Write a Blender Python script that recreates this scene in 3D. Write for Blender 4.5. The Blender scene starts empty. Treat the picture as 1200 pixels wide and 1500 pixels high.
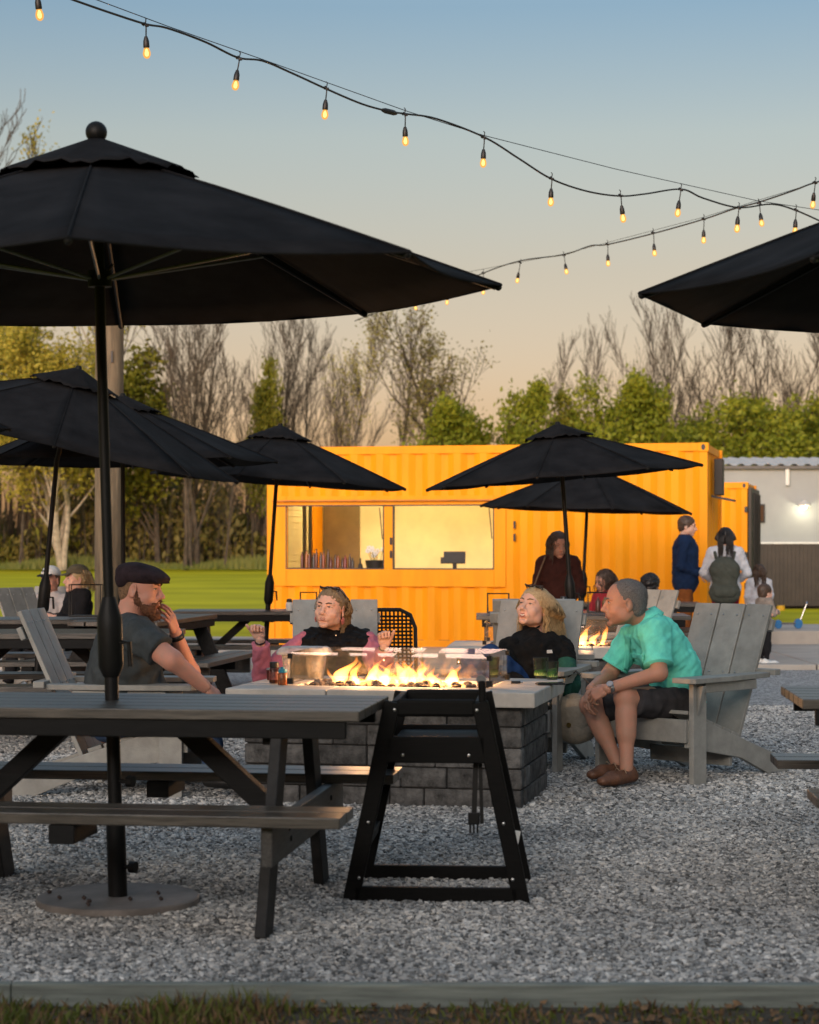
import bpy, bmesh, math, random
import numpy as np
from mathutils import Vector, Matrix, Euler
R = math.radians
random.seed(7); np.random.seed(7)
SC = bpy.context.scene
COL = SC.collection
# ------------------------------------------------------------------ camera, sky, sun, exposure
EYE, FPX, HOR = 1.36, 3000.0, 797.0          # eye height (m), focal length in photo pixels, horizon row
cam_d = bpy.data.cameras.new('camera'); cam = bpy.data.objects.new('camera', cam_d); COL.objects.link(cam)
cam.location = (0, 0, EYE); cam.rotation_euler = (R(90), 0, 0)
cam_d.sensor_fit = 'HORIZONTAL'; cam_d.sensor_width = 36; cam_d.lens = 90
cam_d.shift_y = (HOR-750)/1200
cam_d.clip_start = .1; cam_d.clip_end = 3000
cam_d.dof.use_dof = True; cam_d.dof.focus_distance = 11.6; cam_d.dof.aperture_fstop = 5.6
SC.camera = cam
SUN_EL, SUN_AZ = 7.0, 196.0                   # degrees; azimuth measured clockwise from +Y: low behind the camera
W = bpy.data.worlds.new('World'); SC.world = W; W.use_nodes = True
wn, wl = W.node_tree.nodes, W.node_tree.links
bg = wn['Background']
sky = wn.new('ShaderNodeTexSky'); sky.sky_type = 'NISHITA'; sky.sun_disc = False
sky.sun_elevation = R(SUN_EL); sky.sun_rotation = R(SUN_AZ)
sky.altitude = 200; sky.air_density = 1.0; sky.dust_density = 2.2; sky.ozone_density = 2.0
# dusk haze: the low sky is warm all round, the zenith stays blue (depends on elevation only)
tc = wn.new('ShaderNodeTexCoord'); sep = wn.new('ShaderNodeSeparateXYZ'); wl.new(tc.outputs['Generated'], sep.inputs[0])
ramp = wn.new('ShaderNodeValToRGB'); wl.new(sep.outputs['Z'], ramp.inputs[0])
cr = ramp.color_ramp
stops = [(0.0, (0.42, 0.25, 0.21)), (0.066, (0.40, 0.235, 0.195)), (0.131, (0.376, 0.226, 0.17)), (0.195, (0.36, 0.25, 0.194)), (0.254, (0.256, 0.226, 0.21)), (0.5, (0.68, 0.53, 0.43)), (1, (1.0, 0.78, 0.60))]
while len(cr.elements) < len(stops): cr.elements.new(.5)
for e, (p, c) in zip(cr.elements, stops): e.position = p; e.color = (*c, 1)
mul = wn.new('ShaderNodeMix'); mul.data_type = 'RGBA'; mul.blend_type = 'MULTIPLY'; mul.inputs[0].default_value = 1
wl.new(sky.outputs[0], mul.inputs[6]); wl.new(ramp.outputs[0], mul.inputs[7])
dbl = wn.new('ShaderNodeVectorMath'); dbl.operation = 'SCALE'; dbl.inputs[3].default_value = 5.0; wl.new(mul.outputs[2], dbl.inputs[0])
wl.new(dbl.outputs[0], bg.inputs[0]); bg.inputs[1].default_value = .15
sun_d = bpy.data.lights.new('sun', 'SUN'); sun = bpy.data.objects.new('sun', sun_d); COL.objects.link(sun)
sun_d.energy = 3.0; sun_d.angle = R(36); sun_d.color = (1.0, .95, .90)
sa, se = R(SUN_AZ), R(SUN_EL+4)
sun.rotation_euler = Vector((-math.sin(sa)*math.cos(se), -math.cos(sa)*math.cos(se), -math.sin(se))).to_track_quat('-Z', 'Y').to_euler()
sun.location = (0, -5, 20)
vs = SC.view_settings; vs.view_transform = 'Standard'; vs.look = 'None'; vs.exposure = 0; vs.gamma = 1; vs.use_curve_mapping = False
SC.cycles.use_denoising = True
SC.cycles.max_bounces = 8; SC.cycles.transparent_max_bounces = 16; SC.cycles.volume_bounces = 0
SC.cycles.sample_clamp_indirect = 4; SC.cycles.volume_step_rate = 1

def gz(y):                                     # ground height: the yard falls about 0.1 m towards the container
    t = min(1, max(0, (y-13)/11)); return -.1*t*t*(3-2*t)
def P(px, py, d):                              # a point seen at that photo pixel, d metres away
    return Vector(((px-600)*d/FPX, d, EYE-(py-HOR)*d/FPX))
# ------------------------------------------------------------------ materials
def mk(name, col, rough=.7, var=.12, scale=30, bump=.0, bscale=60, metal=0, spec=.5, col2=None, stretch=(1,1,1), rnd=0, coat=0, sheen=0):
    m = bpy.data.materials.new(name); m.use_nodes = True
    n, l = m.node_tree.nodes, m.node_tree.links; b = n['Principled BSDF']
    b.inputs['Roughness'].default_value = rough; b.inputs['Metallic'].default_value = metal
    b.inputs['Specular IOR Level'].default_value = spec
    if sheen: b.inputs['Sheen Weight'].default_value = sheen
    if coat: b.inputs['Coat Weight'].default_value = coat
    tcn = n.new('ShaderNodeTexCoord'); mp = n.new('ShaderNodeMapping'); mp.inputs['Scale'].default_value = stretch
    l.new(tcn.outputs['Object'], mp.inputs[0])
    nz = n.new('ShaderNodeTexNoise'); nz.inputs['Scale'].default_value = scale; nz.inputs['Detail'].default_value = 6
    nz.inputs['Roughness'].default_value = .62
    l.new(mp.outputs[0], nz.inputs[0])
    c2 = col2 if col2 else tuple(min(1, c*(1+var*2)) for c in col)
    c1 = col if col2 else tuple(c*(1-var*2) for c in col)
    mr = n.new('ShaderNodeMapRange'); mr.inputs[1].default_value = .3; mr.inputs[2].default_value = .7
    l.new(nz.outputs[0], mr.inputs[0])
    mx = n.new('ShaderNodeMix'); mx.data_type = 'RGBA'; mx.inputs[6].default_value = (*c1, 1); mx.inputs[7].default_value = (*c2, 1)
    l.new(mr.outputs[0], mx.inputs[0]); out = mx.outputs[2]
    if rnd:
        oi = n.new('ShaderNodeObjectInfo'); m2 = n.new('ShaderNodeMapRange'); m2.inputs[3].default_value = 1-rnd; m2.inputs[4].default_value = 1+rnd
        l.new(oi.outputs['Random'], m2.inputs[0])
        vm = n.new('ShaderNodeVectorMath'); vm.operation = 'SCALE'; l.new(out, vm.inputs[0]); l.new(m2.outputs[0], vm.inputs[3]); out = vm.outputs[0]
    l.new(out, b.inputs['Base Color'])
    if bump:
        n2 = n.new('ShaderNodeTexNoise'); n2.inputs['Scale'].default_value = bscale; n2.inputs['Detail'].default_value = 5
        l.new(mp.outputs[0], n2.inputs[0])
        bp = n.new('ShaderNodeBump'); bp.inputs['Strength'].default_value = bump; bp.inputs['Distance'].default_value = .01
        l.new(n2.outputs[0], bp.inputs['Height']); l.new(bp.outputs[0], b.inputs['Normal'])
    return m
def emit(name, col, s, sample=False):
    m = bpy.data.materials.new(name); m.use_nodes = True; n, l = m.node_tree.nodes, m.node_tree.links
    n.remove(n['Principled BSDF']); e = n.new('ShaderNodeEmission'); e.inputs[0].default_value = (*col, 1); e.inputs[1].default_value = s
    l.new(e.outputs[0], n['Material Output'].inputs[0])
    if not sample: m.cycles.emission_sampling = 'NONE'
    return m
def glassy(name, tint=(1,1,1), gl=.12, rough=.02, dirt=0, fres=1.45):
    m = bpy.data.materials.new(name); m.use_nodes = True; n, l = m.node_tree.nodes, m.node_tree.links
    n.remove(n['Principled BSDF'])
    t = n.new('ShaderNodeBsdfTransparent'); t.inputs[0].default_value = (*tint, 1)
    g = n.new('ShaderNodeBsdfGlossy'); g.inputs['Roughness'].default_value = rough
    f = n.new('ShaderNodeFresnel'); f.inputs[0].default_value = fres
    mx = n.new('ShaderNodeMixShader'); l.new(f.outputs[0], mx.inputs[0]); l.new(t.outputs[0], mx.inputs[1]); l.new(g.outputs[0], mx.inputs[2])
    out = mx.outputs[0]
    if dirt:
        d = n.new('ShaderNodeBsdfDiffuse'); d.inputs[0].default_value = (.8,.75,.7,1)
        nz = n.new('ShaderNodeTexNoise'); nz.inputs['Scale'].default_value = 14; nz.inputs['Detail'].default_value = 5
        tcn = n.new('ShaderNodeTexCoord'); l.new(tcn.outputs['Object'], nz.inputs[0])
        mr = n.new('ShaderNodeMapRange'); mr.inputs[1].default_value = .35; mr.inputs[2].default_value = .8; mr.inputs[3].default_value = dirt*.3; mr.inputs[4].default_value = dirt
        l.new(nz.outputs[0], mr.inputs[0])
        m2 = n.new('ShaderNodeMixShader'); l.new(mr.outputs[0], m2.inputs[0]); l.new(out, m2.inputs[1]); l.new(d.outputs[0], m2.inputs[2]); out = m2.outputs[0]
    l.new(out, n['Material Output'].inputs[0])
    return m
M = {}
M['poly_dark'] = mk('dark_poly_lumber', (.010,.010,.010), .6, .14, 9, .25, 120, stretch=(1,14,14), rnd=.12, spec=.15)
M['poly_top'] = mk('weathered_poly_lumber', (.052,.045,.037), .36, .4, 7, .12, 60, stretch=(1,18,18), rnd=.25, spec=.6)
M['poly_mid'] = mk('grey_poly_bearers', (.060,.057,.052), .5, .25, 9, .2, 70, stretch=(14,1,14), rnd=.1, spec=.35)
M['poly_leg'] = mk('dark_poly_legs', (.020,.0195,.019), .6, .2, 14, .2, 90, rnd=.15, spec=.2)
M['adir'] = mk('grey_chair_boards', (.27,.262,.235), .5, .10, 10, .15, 130, rnd=.06)
M['black_wood'] = mk('black_stained_wood', (.0035,.0033,.003), .6, .2, 12, .15, 90, stretch=(1,1,8), spec=.12)
M['black_metal'] = mk('black_powder_coat', (.006,.006,.006), .5, .1, 40, .05, 300, spec=.2)
M['canvas'] = mk('black_canvas', (.0115,.0115,.0125), .95, .25, 3.5, .12, 700, spec=.08)
M['rib'] = mk('grey_rib', (.10,.10,.10), .45, .1, 20)
M['steel'] = mk('steel', (.45,.45,.44), .3, .1, 30, metal=1)
M['base_plate'] = mk('worn_base_plate', (.19,.165,.145), .6, .2, 6, .2, 80)
M['block'] = mk('charcoal_block', (.085,.082,.078), .9, .35, 14, .9, 55, rnd=.35, spec=.2)
M['mortar'] = mk('dark_joint', (.02,.019,.018), 1, .2)
M['cap'] = mk('pale_capstone', (.44,.41,.365), .75, .08, 9, .25, 70, rnd=.05)
M['pan'] = mk('burner_pan', (.09,.07,.06), .5, .2, 12, metal=.6)
M['lava'] = mk('lava_rock', (.05,.035,.03), .95, .3, 40, .8, 90)
M['glass'] = glassy('windscreen_glass', (.985,.975,.97), .1, .01, .022)
M['tub'] = glassy('clear_tub', (.93,.93,.93), .1, .12, .32)
M['lid'] = glassy('frosted_lid', (.9,.9,.9), .1, .2, .75)
M['green_glass'] = glassy('green_glass', (.30,.55,.26), .1, .03, .08)
M['stone_gravel'] = None
M['concrete'] = mk('pale_concrete', (.40,.37,.33), .9, .09, 1.6, .2, 40)
M['edging'] = mk('grey_edging_board', (.20,.22,.19), .7, .2, 3, .35, 40, stretch=(1,20,20))
M['orange'] = mk('orange_paint', (.97,.345,.006), .55, .055, 2.6, .10, 14, spec=.18, stretch=(1.6,1.6,.35))
M['orange_dark'] = mk('scuffed_orange_paint', (.55,.19,.018), .55, .15, 6, .1, 20)
M['black_edge'] = mk('black_trim', (.012,.011,.01), .5, .1)
M['cream'] = mk('cream_wall_panel', (.80,.66,.34), .7, .05, 2)
M['brown_door'] = mk('brown_door', (.17,.11,.04), .6, .1, 4)
M['white_siding'] = mk('pale_grey_siding', (.31,.335,.34), .6, .04, 1.5)
M['brown_siding'] = mk('brown_siding', (.05,.038,.03), .6, .12, 3)
M['metal_roof'] = mk('galvanised_roof', (.50,.50,.48), .75, .1, 6)
M['white_paint'] = mk('white_paint', (.75,.75,.72), .5, .05)
M['timber_pole'] = mk('weathered_timber_pole', (.155,.12,.075), .85, .25, 4, .5, 14, stretch=(5,5,.5))
M['bark'] = mk('grey_bark', (.065,.052,.036), .95, .3, 3, .4, 8)
M['bark_pale'] = mk('pale_bark', (.30,.265,.20), .95, .2, 3, .3, 8)
M['twig'] = mk('bare_twigs', (.055,.043,.028), .95, .25, .5)
def leafmat(name, c1, c2, trans=.35):
    m = mk(name, c1, .6, col2=c2, scale=.6, spec=.25); n, l = m.node_tree.nodes, m.node_tree.links
    b = n['Principled BSDF']; t = n.new('ShaderNodeBsdfTranslucent'); mx = n.new('ShaderNodeMixShader'); mx.inputs[0].default_value = trans
    l.new(b.inputs['Base Color'].links[0].from_socket, t.inputs[0])
    l.new(b.outputs[0], mx.inputs[1]); l.new(t.outputs[0], mx.inputs[2]); l.new(mx.outputs[0], n['Material Output'].inputs[0]); return m
M['leaf_spring'] = leafmat('spring_leaves', (.115,.155,.010), (.30,.32,.03))
M['leaf_dark'] = leafmat('darker_leaves', (.10,.115,.012), (.25,.245,.025))
M['leaf_yellow'] = leafmat('yellow_green_leaves', (.26,.235,.03), (.48,.42,.07))
M['leaf_olive'] = leafmat('olive_buds', (.12,.11,.022), (.26,.23,.05))
M['brush'] = leafmat('brown_brush', (.10,.085,.026), (.27,.235,.06), .2)
M['grass'] = leafmat('grass_blades', (.085,.12,.018), (.19,.19,.04), .25)
M['dry'] = mk('dry_leaves', (.16,.09,.04), .8, .4, 20)
M['lawn'] = mk('lawn', (.30,.285,.006), .9, .2, 1.6, .2, 22, col2=(.62,.55,.015), stretch=(.10,.16,1), spec=.1)

# ------------------------------------------------------------------ mesh helpers
class MB:
    def __init__(s): s.v = []; s.f = []
    def add(s, v, f):
        o = len(s.v); s.v += [tuple(p) for p in v]; s.f += [tuple(i+o for i in q) for q in f]; return s
    def box(s, c, size, rot=None):
        x, y, z = (k/2 for k in size); c = Vector(c)
        vs_ = [Vector(p) for p in ((-x,-y,-z),(x,-y,-z),(x,y,-z),(-x,y,-z),(-x,-y,z),(x,-y,z),(x,y,z),(-x,y,z))]
        if rot is not None:
            rm = rot if isinstance(rot, Matrix) else Euler(rot).to_matrix(); vs_ = [rm @ p for p in vs_]
        return s.add([p+c for p in vs_], [(0,3,2,1),(4,5,6,7),(0,1,5,4),(1,2,6,5),(2,3,7,6),(3,0,4,7)])
    def bar(s, p0, p1, w, h, side=(0,1,0), ext=0):            # board from p0 to p1; w along `side`, h across
        p0, p1 = Vector(p0), Vector(p1); u = (p1-p0).normalized(); sd = Vector(side); sd = (sd-u*sd.dot(u)).normalized(); up = u.cross(sd)
        m = Matrix((u, sd, up)).transposed()
        return s.box((p0+p1)/2, ((p1-p0).length+2*ext, w, h), m)
    def tube(s, pts, rad, n=8, cap=True):
        pts = [Vector(p) for p in pts]; k = len(pts)
        if not hasattr(rad, '__len__'): rad = [rad]*k
        o = []; ref = Vector((.31,.17,.93))
        for i, p in enumerate(pts):
            t = (pts[min(i+1,k-1)]-pts[max(i-1,0)]); t = t.normalized() if t.length > 1e-9 else Vector((0,0,1))
            if abs(t.dot(ref)) > .97: ref = Vector((.9,.1,.2))
            a = t.cross(ref).normalized(); b = t.cross(a)
            o += [p+(a*math.cos(2*math.pi*j/n)+b*math.sin(2*math.pi*j/n))*rad[i] for j in range(n)]
        f = [(i*n+j, (i+1)*n+j, (i+1)*n+(j+1)%n, i*n+(j+1)%n) for i in range(k-1) for j in range(n)]
        if cap: f += [tuple(range(n)), tuple((k-1)*n+j for j in reversed(range(n)))]
        return s.add(o, f)
    def lathe(s, prof, c=(0,0,0), n=24, sx=1, sy=1):           # prof [(r,z)...] bottom to top
        c = Vector(c); k = len(prof); o = []
        for r, z in prof: o += [c+Vector((r*sx*math.cos(2*math.pi*j/n), r*sy*math.sin(2*math.pi*j/n), z)) for j in range(n)]
        f = [(i*n+j, i*n+(j+1)%n, (i+1)*n+(j+1)%n, (i+1)*n+j) for i in range(k-1) for j in range(n)]
        f += [tuple(reversed(range(n))), tuple((k-1)*n+j for j in range(n))]
        return s.add(o, f)
    def prism(s, poly, y0, y1):                                # poly in XZ extruded along Y
        n = len(poly); o = [(x,y0,z) for x,z in poly]+[(x,y1,z) for x,z in poly]
        f = [tuple(range(n)), tuple(reversed(range(n,2*n)))]+[(i,n+i,n+(i+1)%n,(i+1)%n) for i in range(n)]
        return s.add(o, f)
    def ball(s, c, r, n=12, m=8):
        rr = (r,r,r) if not hasattr(r,'__len__') else r; c = Vector(c)
        prof = [(math.sin(math.pi*i/m), -math.cos(math.pi*i/m)) for i in range(m+1)]; prof[0] = (.02,-1); prof[-1] = (.02,1); o = []
        for q, z in prof: o += [c+Vector((q*rr[0]*math.cos(2*math.pi*j/n), q*rr[1]*math.sin(2*math.pi*j/n), z*rr[2])) for j in range(n)]
        f = [(i*n+j, i*n+(j+1)%n, (i+1)*n+(j+1)%n, (i+1)*n+j) for i in range(m) for j in range(n)]
        f += [tuple(reversed(range(n))), tuple(m*n+j for j in range(n))]
        return s.add(o, f)
    def mesh(s, name, smooth=False):
        me = bpy.data.meshes.new(name); me.from_pydata(s.v, [], s.f); me.update()
        bm = bmesh.new(); bm.from_mesh(me); bmesh.ops.recalc_face_normals(bm, faces=bm.faces); bm.to_mesh(me); bm.free()
        if smooth:
            me.polygons.foreach_set('use_smooth', [True]*len(me.polygons))
            if smooth != 2: me.set_sharp_from_angle(angle=R(38))
        return me
    def build(s, name, mat, parent=None, smooth=False, bevel=0):
        return link(name, s.mesh(name, smooth), mat, parent, bevel)
def link(name, me, mat, parent=None, bevel=0):
    o = bpy.data.objects.new(name, me); COL.objects.link(o); o.parent = parent
    if mat is not None:
        m = M[mat] if isinstance(mat, str) else mat
        if not me.materials: me.materials.append(m)
    if bevel:
        b = o.modifiers.new('bevel', 'BEVEL'); b.width = bevel; b.segments = 2; b.limit_method = 'ANGLE'; b.angle_limit = R(35)
    return o
def tag(o, label=None, cat=None, group=None, kind=None):
    if label: o['label'] = label
    if cat: o['category'] = cat
    if group: o['group'] = group
    if kind: o['kind'] = kind
    return o
def thing(name, label, cat, loc=(0,0,0), rz=0, group=None):
    o = bpy.data.objects.new(name, None); COL.objects.link(o); o.location = loc; o.rotation_euler = (0,0,rz); o.empty_display_size = .1
    return tag(o, label, cat, group)
def copy_tree(o, parent=None):
    c = o.copy(); COL.objects.link(c); c.parent = parent
    for ch in list(o.children): copy_tree(ch, c)
    return c
def dup(o, loc, rz, label, group=None):
    c = copy_tree(o); c.location = loc; c.rotation_euler = (0,0,rz); tag(c, label, None, group); return c
def grid(name, xs, ys, zf, mat, kind='structure'):
    v = [(x,y,zf(x,y)) for y in ys for x in xs]; n = len(xs)
    f = [(j*n+i, j*n+i+1, (j+1)*n+i+1, (j+1)*n+i) for j in range(len(ys)-1) for i in range(n-1)]
    me = bpy.data.meshes.new(name); me.from_pydata(v, [], f); me.update()
    me.polygons.foreach_set('use_smooth', [True]*len(me.polygons))
    o = link(name, me, mat); return tag(o, kind=kind)
# ------------------------------------------------------------------ the setting: gravel yard, pavement, lawn
def gravel_material():
    m = bpy.data.materials.new('crushed_gravel'); m.use_nodes = True; n, l = m.node_tree.nodes, m.node_tree.links; b = n['Principled BSDF']
    b.inputs['Roughness'].default_value = .9; b.inputs['Specular IOR Level'].default_value = .2
    tcn = n.new('ShaderNodeTexCoord'); vo = n.new('ShaderNodeTexVoronoi'); vo.inputs['Scale'].default_value = 42; l.new(tcn.outputs['Object'], vo.inputs[0])
    rp = n.new('ShaderNodeValToRGB'); e = rp.color_ramp.elements; e[0].color = (.13,.128,.125,1); e[1].color = (.55,.54,.52,1); rp.color_ramp.elements.new(.5).color = (.32,.315,.31,1)
    sp = n.new('ShaderNodeSeparateColor'); l.new(vo.outputs['Color'], sp.inputs[0]); l.new(sp.outputs[0], rp.inputs[0]); l.new(rp.outputs[0], b.inputs['Base Color'])
    bp = n.new('ShaderNodeBump'); bp.inputs['Strength'].default_value = .5; bp.inputs['Distance'].default_value = .02; bp.invert = True
    l.new(vo.outputs['Distance'], bp.inputs['Height']); l.new(bp.outputs[0], b.inputs['Normal'])
    return m
M['gravel'] = gravel_material()
def stone_material():
    m = bpy.data.materials.new('gravel_stone'); m.use_nodes = True; n, l = m.node_tree.nodes, m.node_tree.links; b = n['Principled BSDF']
    b.inputs['Roughness'].default_value = .85; b.inputs['Specular IOR Level'].default_value = .25
    oi = n.new('ShaderNodeObjectInfo'); rp = n.new('ShaderNodeValToRGB'); el = rp.color_ramp.elements
    el[0].color = (.09,.09,.088,1); el[1].color = (.82,.79,.74,1); el.new(.3).color = (.28,.28,.27,1); el.new(.65).color = (.47,.46,.44,1); el.new(.88).color = (.60,.565,.52,1)
    l.new(oi.outputs['Random'], rp.inputs[0])
    tcn = n.new('ShaderNodeTexCoord'); nz = n.new('ShaderNodeTexNoise'); nz.inputs['Scale'].default_value = 160; nz.inputs['Detail'].default_value = 4; l.new(tcn.outputs['Object'], nz.inputs[0])
    mx = n.new('ShaderNodeMix'); mx.data_type = 'RGBA'; mx.blend_type = 'OVERLAY'; mx.inputs[0].default_value = .6
    l.new(rp.outputs[0], mx.inputs[6]); l.new(nz.outputs[0], mx.inputs[7])
    n3 = n.new('ShaderNodeTexNoise'); n3.inputs['Scale'].default_value = 1.3; n3.inputs['Detail'].default_value = 3; gp = n.new('ShaderNodeNewGeometry'); l.new(gp.outputs['Position'], n3.inputs[0])
    m3 = n.new('ShaderNodeMapRange'); m3.inputs[1].default_value = .3; m3.inputs[2].default_value = .7; m3.inputs[3].default_value = .72; m3.inputs[4].default_value = 1.15; l.new(n3.outputs[0], m3.inputs[0])
    v3 = n.new('ShaderNodeVectorMath'); v3.operation = 'SCALE'; l.new(mx.outputs[2], v3.inputs[0]); l.new(m3.outputs[0], v3.inputs[3]); l.new(v3.outputs[0], b.inputs['Base Color'])
    return m
M['stone'] = stone_material(); M['dark_pane_m'] = mk('dark_window_pane', (.012,.012,.014), .12, .1)
EDGE_Y = 6.22
def frange(a, b, n): return [a+(b-a)*i/n for i in range(n+1)]
def zg(x, y): return gz(y)
ys = frange(-3, 5.95, 6)+frange(5.96, 60, 60)+frange(61, 150, 20)+[200, 400, 900, 2500]
def zlawn(x, y):
    z = gz(y)-.02 if y > 24.5 else gz(y)-.06
    if y > 112: z += .55*min(1, (y-112)/10)*(1 if x < 0 else .3)
    return z-.0
lawn = grid('lawn', [-2500,-600,-150]+frange(-60,60,40)+[150,600,2500], ys, zlawn, 'lawn')
tag(lawn, 'broad mown green lawn stretching back to the wood', 'lawn')
gravel = grid('gravel_yard', frange(-9,9,36), frange(EDGE_Y-.03, 24.3, 60), lambda x,y: gz(y)-.004, 'gravel')
tag(gravel, 'grey crushed gravel yard under the tables', 'gravel')
# loose stones: instanced on a sheet that covers the near part of the yard
def stone_meshes():
    out = []
    for i in range(7):
        rs = np.random.RandomState(50+i); bm = bmesh.new(); bmesh.ops.create_icosphere(bm, subdivisions=1, radius=1)
        sc = rs.uniform(.5, 1.35, 3); sc[2] *= .62
        for v in bm.verts: v.co = Vector([v.co[k]*sc[k]*rs.uniform(.62, 1.25) for k in range(3)])
        me = bpy.data.meshes.new('stone'); bm.to_mesh(me); bm.free(); me.materials.append(M['stone']); out.append(me)
    return out
stone_col = bpy.data.collections.new('stones')
for me in stone_meshes():
    o = bpy.data.objects.new('stone', me); stone_col.objects.link(o)
def scatter_stones(name, zones):
    v, f = [], []
    for (y0, y1) in zones:
        n = max(1, int((y1-y0)/.5)); yy = frange(y0, y1, n)
        for j in range(n):
            a, b = yy[j], yy[j+1]; o = len(v); wa, wb = .215*a+.5, .215*b+.5
            v += [(-wa,a,gz(a)+.003), (wa,a,gz(a)+.003), (wb,b,gz(b)+.003), (-wb,b,gz(b)+.003)]; f.append((o,o+1,o+2,o+3))
    me = bpy.data.meshes.new(name); me.from_pydata(v, [], f); me.update()
    o = bpy.data.objects.new(name, me); COL.objects.link(o)
    return o
def gn_scatter(o, dens, smin, smax, zj):
    ng = bpy.data.node_groups.new('scatter_stones', 'GeometryNodeTree')
    ng.interface.new_socket('Geometry', in_out='INPUT', socket_type='NodeSocketGeometry'); ng.interface.new_socket('Geometry', in_out='OUTPUT', socket_type='NodeSocketGeometry')
    n, l = ng.nodes, ng.links; gi = n.new('NodeGroupInput'); go = n.new('NodeGroupOutput')
    dp = n.new('GeometryNodeDistributePointsOnFaces'); dp.inputs['Density'].default_value = dens
    ip = n.new('GeometryNodeInstanceOnPoints'); ip.inputs['Pick Instance'].default_value = True
    ci = n.new('GeometryNodeCollectionInfo'); ci.inputs[0].default_value = stone_col; ci.inputs['Separate Children'].default_value = True; ci.inputs['Reset Children'].default_value = True
    rr = n.new('FunctionNodeRandomValue'); rr.data_type = 'FLOAT_VECTOR'; rr.inputs[0].default_value = (-.5,-.5,0); rr.inputs[1].default_value = (.5,.5,6.28)
    rs = n.new('FunctionNodeRandomValue'); rs.data_type = 'FLOAT'; rs.inputs[2].default_value = smin; rs.inputs[3].default_value = smax; rs.inputs['Seed'].default_value = 5
    rz = n.new('FunctionNodeRandomValue'); rz.data_type = 'FLOAT_VECTOR'; rz.inputs[0].default_value = (0,0,0); rz.inputs[1].default_value = (0,0,zj); rz.inputs['Seed'].default_value = 9
    sp = n.new('GeometryNodeSetPosition')
    l.new(gi.outputs[0], dp.inputs[0]); l.new(dp.outputs[0], sp.inputs[0]); l.new(rz.outputs[0], sp.inputs['Offset']); l.new(sp.outputs[0], ip.inputs['Points'])
    l.new(ci.outputs[0], ip.inputs['Instance']); l.new(rr.outputs[0], ip.inputs['Rotation']); l.new(rs.outputs[1], ip.inputs['Scale']); l.new(ip.outputs[0], go.inputs[0])
    md = o.modifiers.new('scatter', 'NODES'); md.node_group = ng
st1 = scatter_stones('gravel', [(EDGE_Y+.02, 10.5)]); gn_scatter(st1, 11000, .005, .0145, .014)
tag(st1, 'loose grey crushed stones covering the front of the yard', 'gravel', kind='stuff')
st2 = scatter_stones('gravel', [(10.5, 17.5)]); gn_scatter(st2, 4600, .008, .018, .015)
tag(st2, 'loose grey crushed stones further back around the fire pits', 'gravel', kind='stuff')
# pavement behind the yard, step and verge
PAVE0, PAVE1 = 23.8, 31.0
pave = tag(thing('pavement', 'pale concrete pavement strip in front of the orange container', 'pavement'), kind='structure')
x = -9.0
while x < 10:
    for (y0, y1) in ((PAVE0, 26.1), (26.12, 28.5), (28.52, PAVE1)):
        MB().box((x+1.14, (y0+y1)/2, -.10+.01), (2.27, y1-y0, .1)).build('slab', 'concrete', pave, bevel=.008)
    x += 2.29
step = MB()
step.box((7.0, 29.9, .02), (4.6, 2.4, .25)); step_o = step.build('concrete_step', 'concrete', bevel=.015)
tag(step_o, 'low pale concrete step between the pavement and the grass verge', 'step', kind='structure')
verge = grid('grass_verge', frange(4.6,14,10), frange(31.12,47,10), lambda x,y: .06-.17*(y-31.12)/16, 'lawn')
# timber edging along the front of the yard
edge = thing('edging_board', 'long weathered grey edging board along the front of the gravel', 'edging', (0, EDGE_Y-.05, 0), R(-.35))
for (x0, x1) in ((-3.6,-1.2),(-1.197,1.35),(1.353,3.8)):
    MB().box(((x0+x1)/2, 0, -.02), (x1-x0, .042, .115)).build('board', 'edging', edge, bevel=.004)
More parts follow.
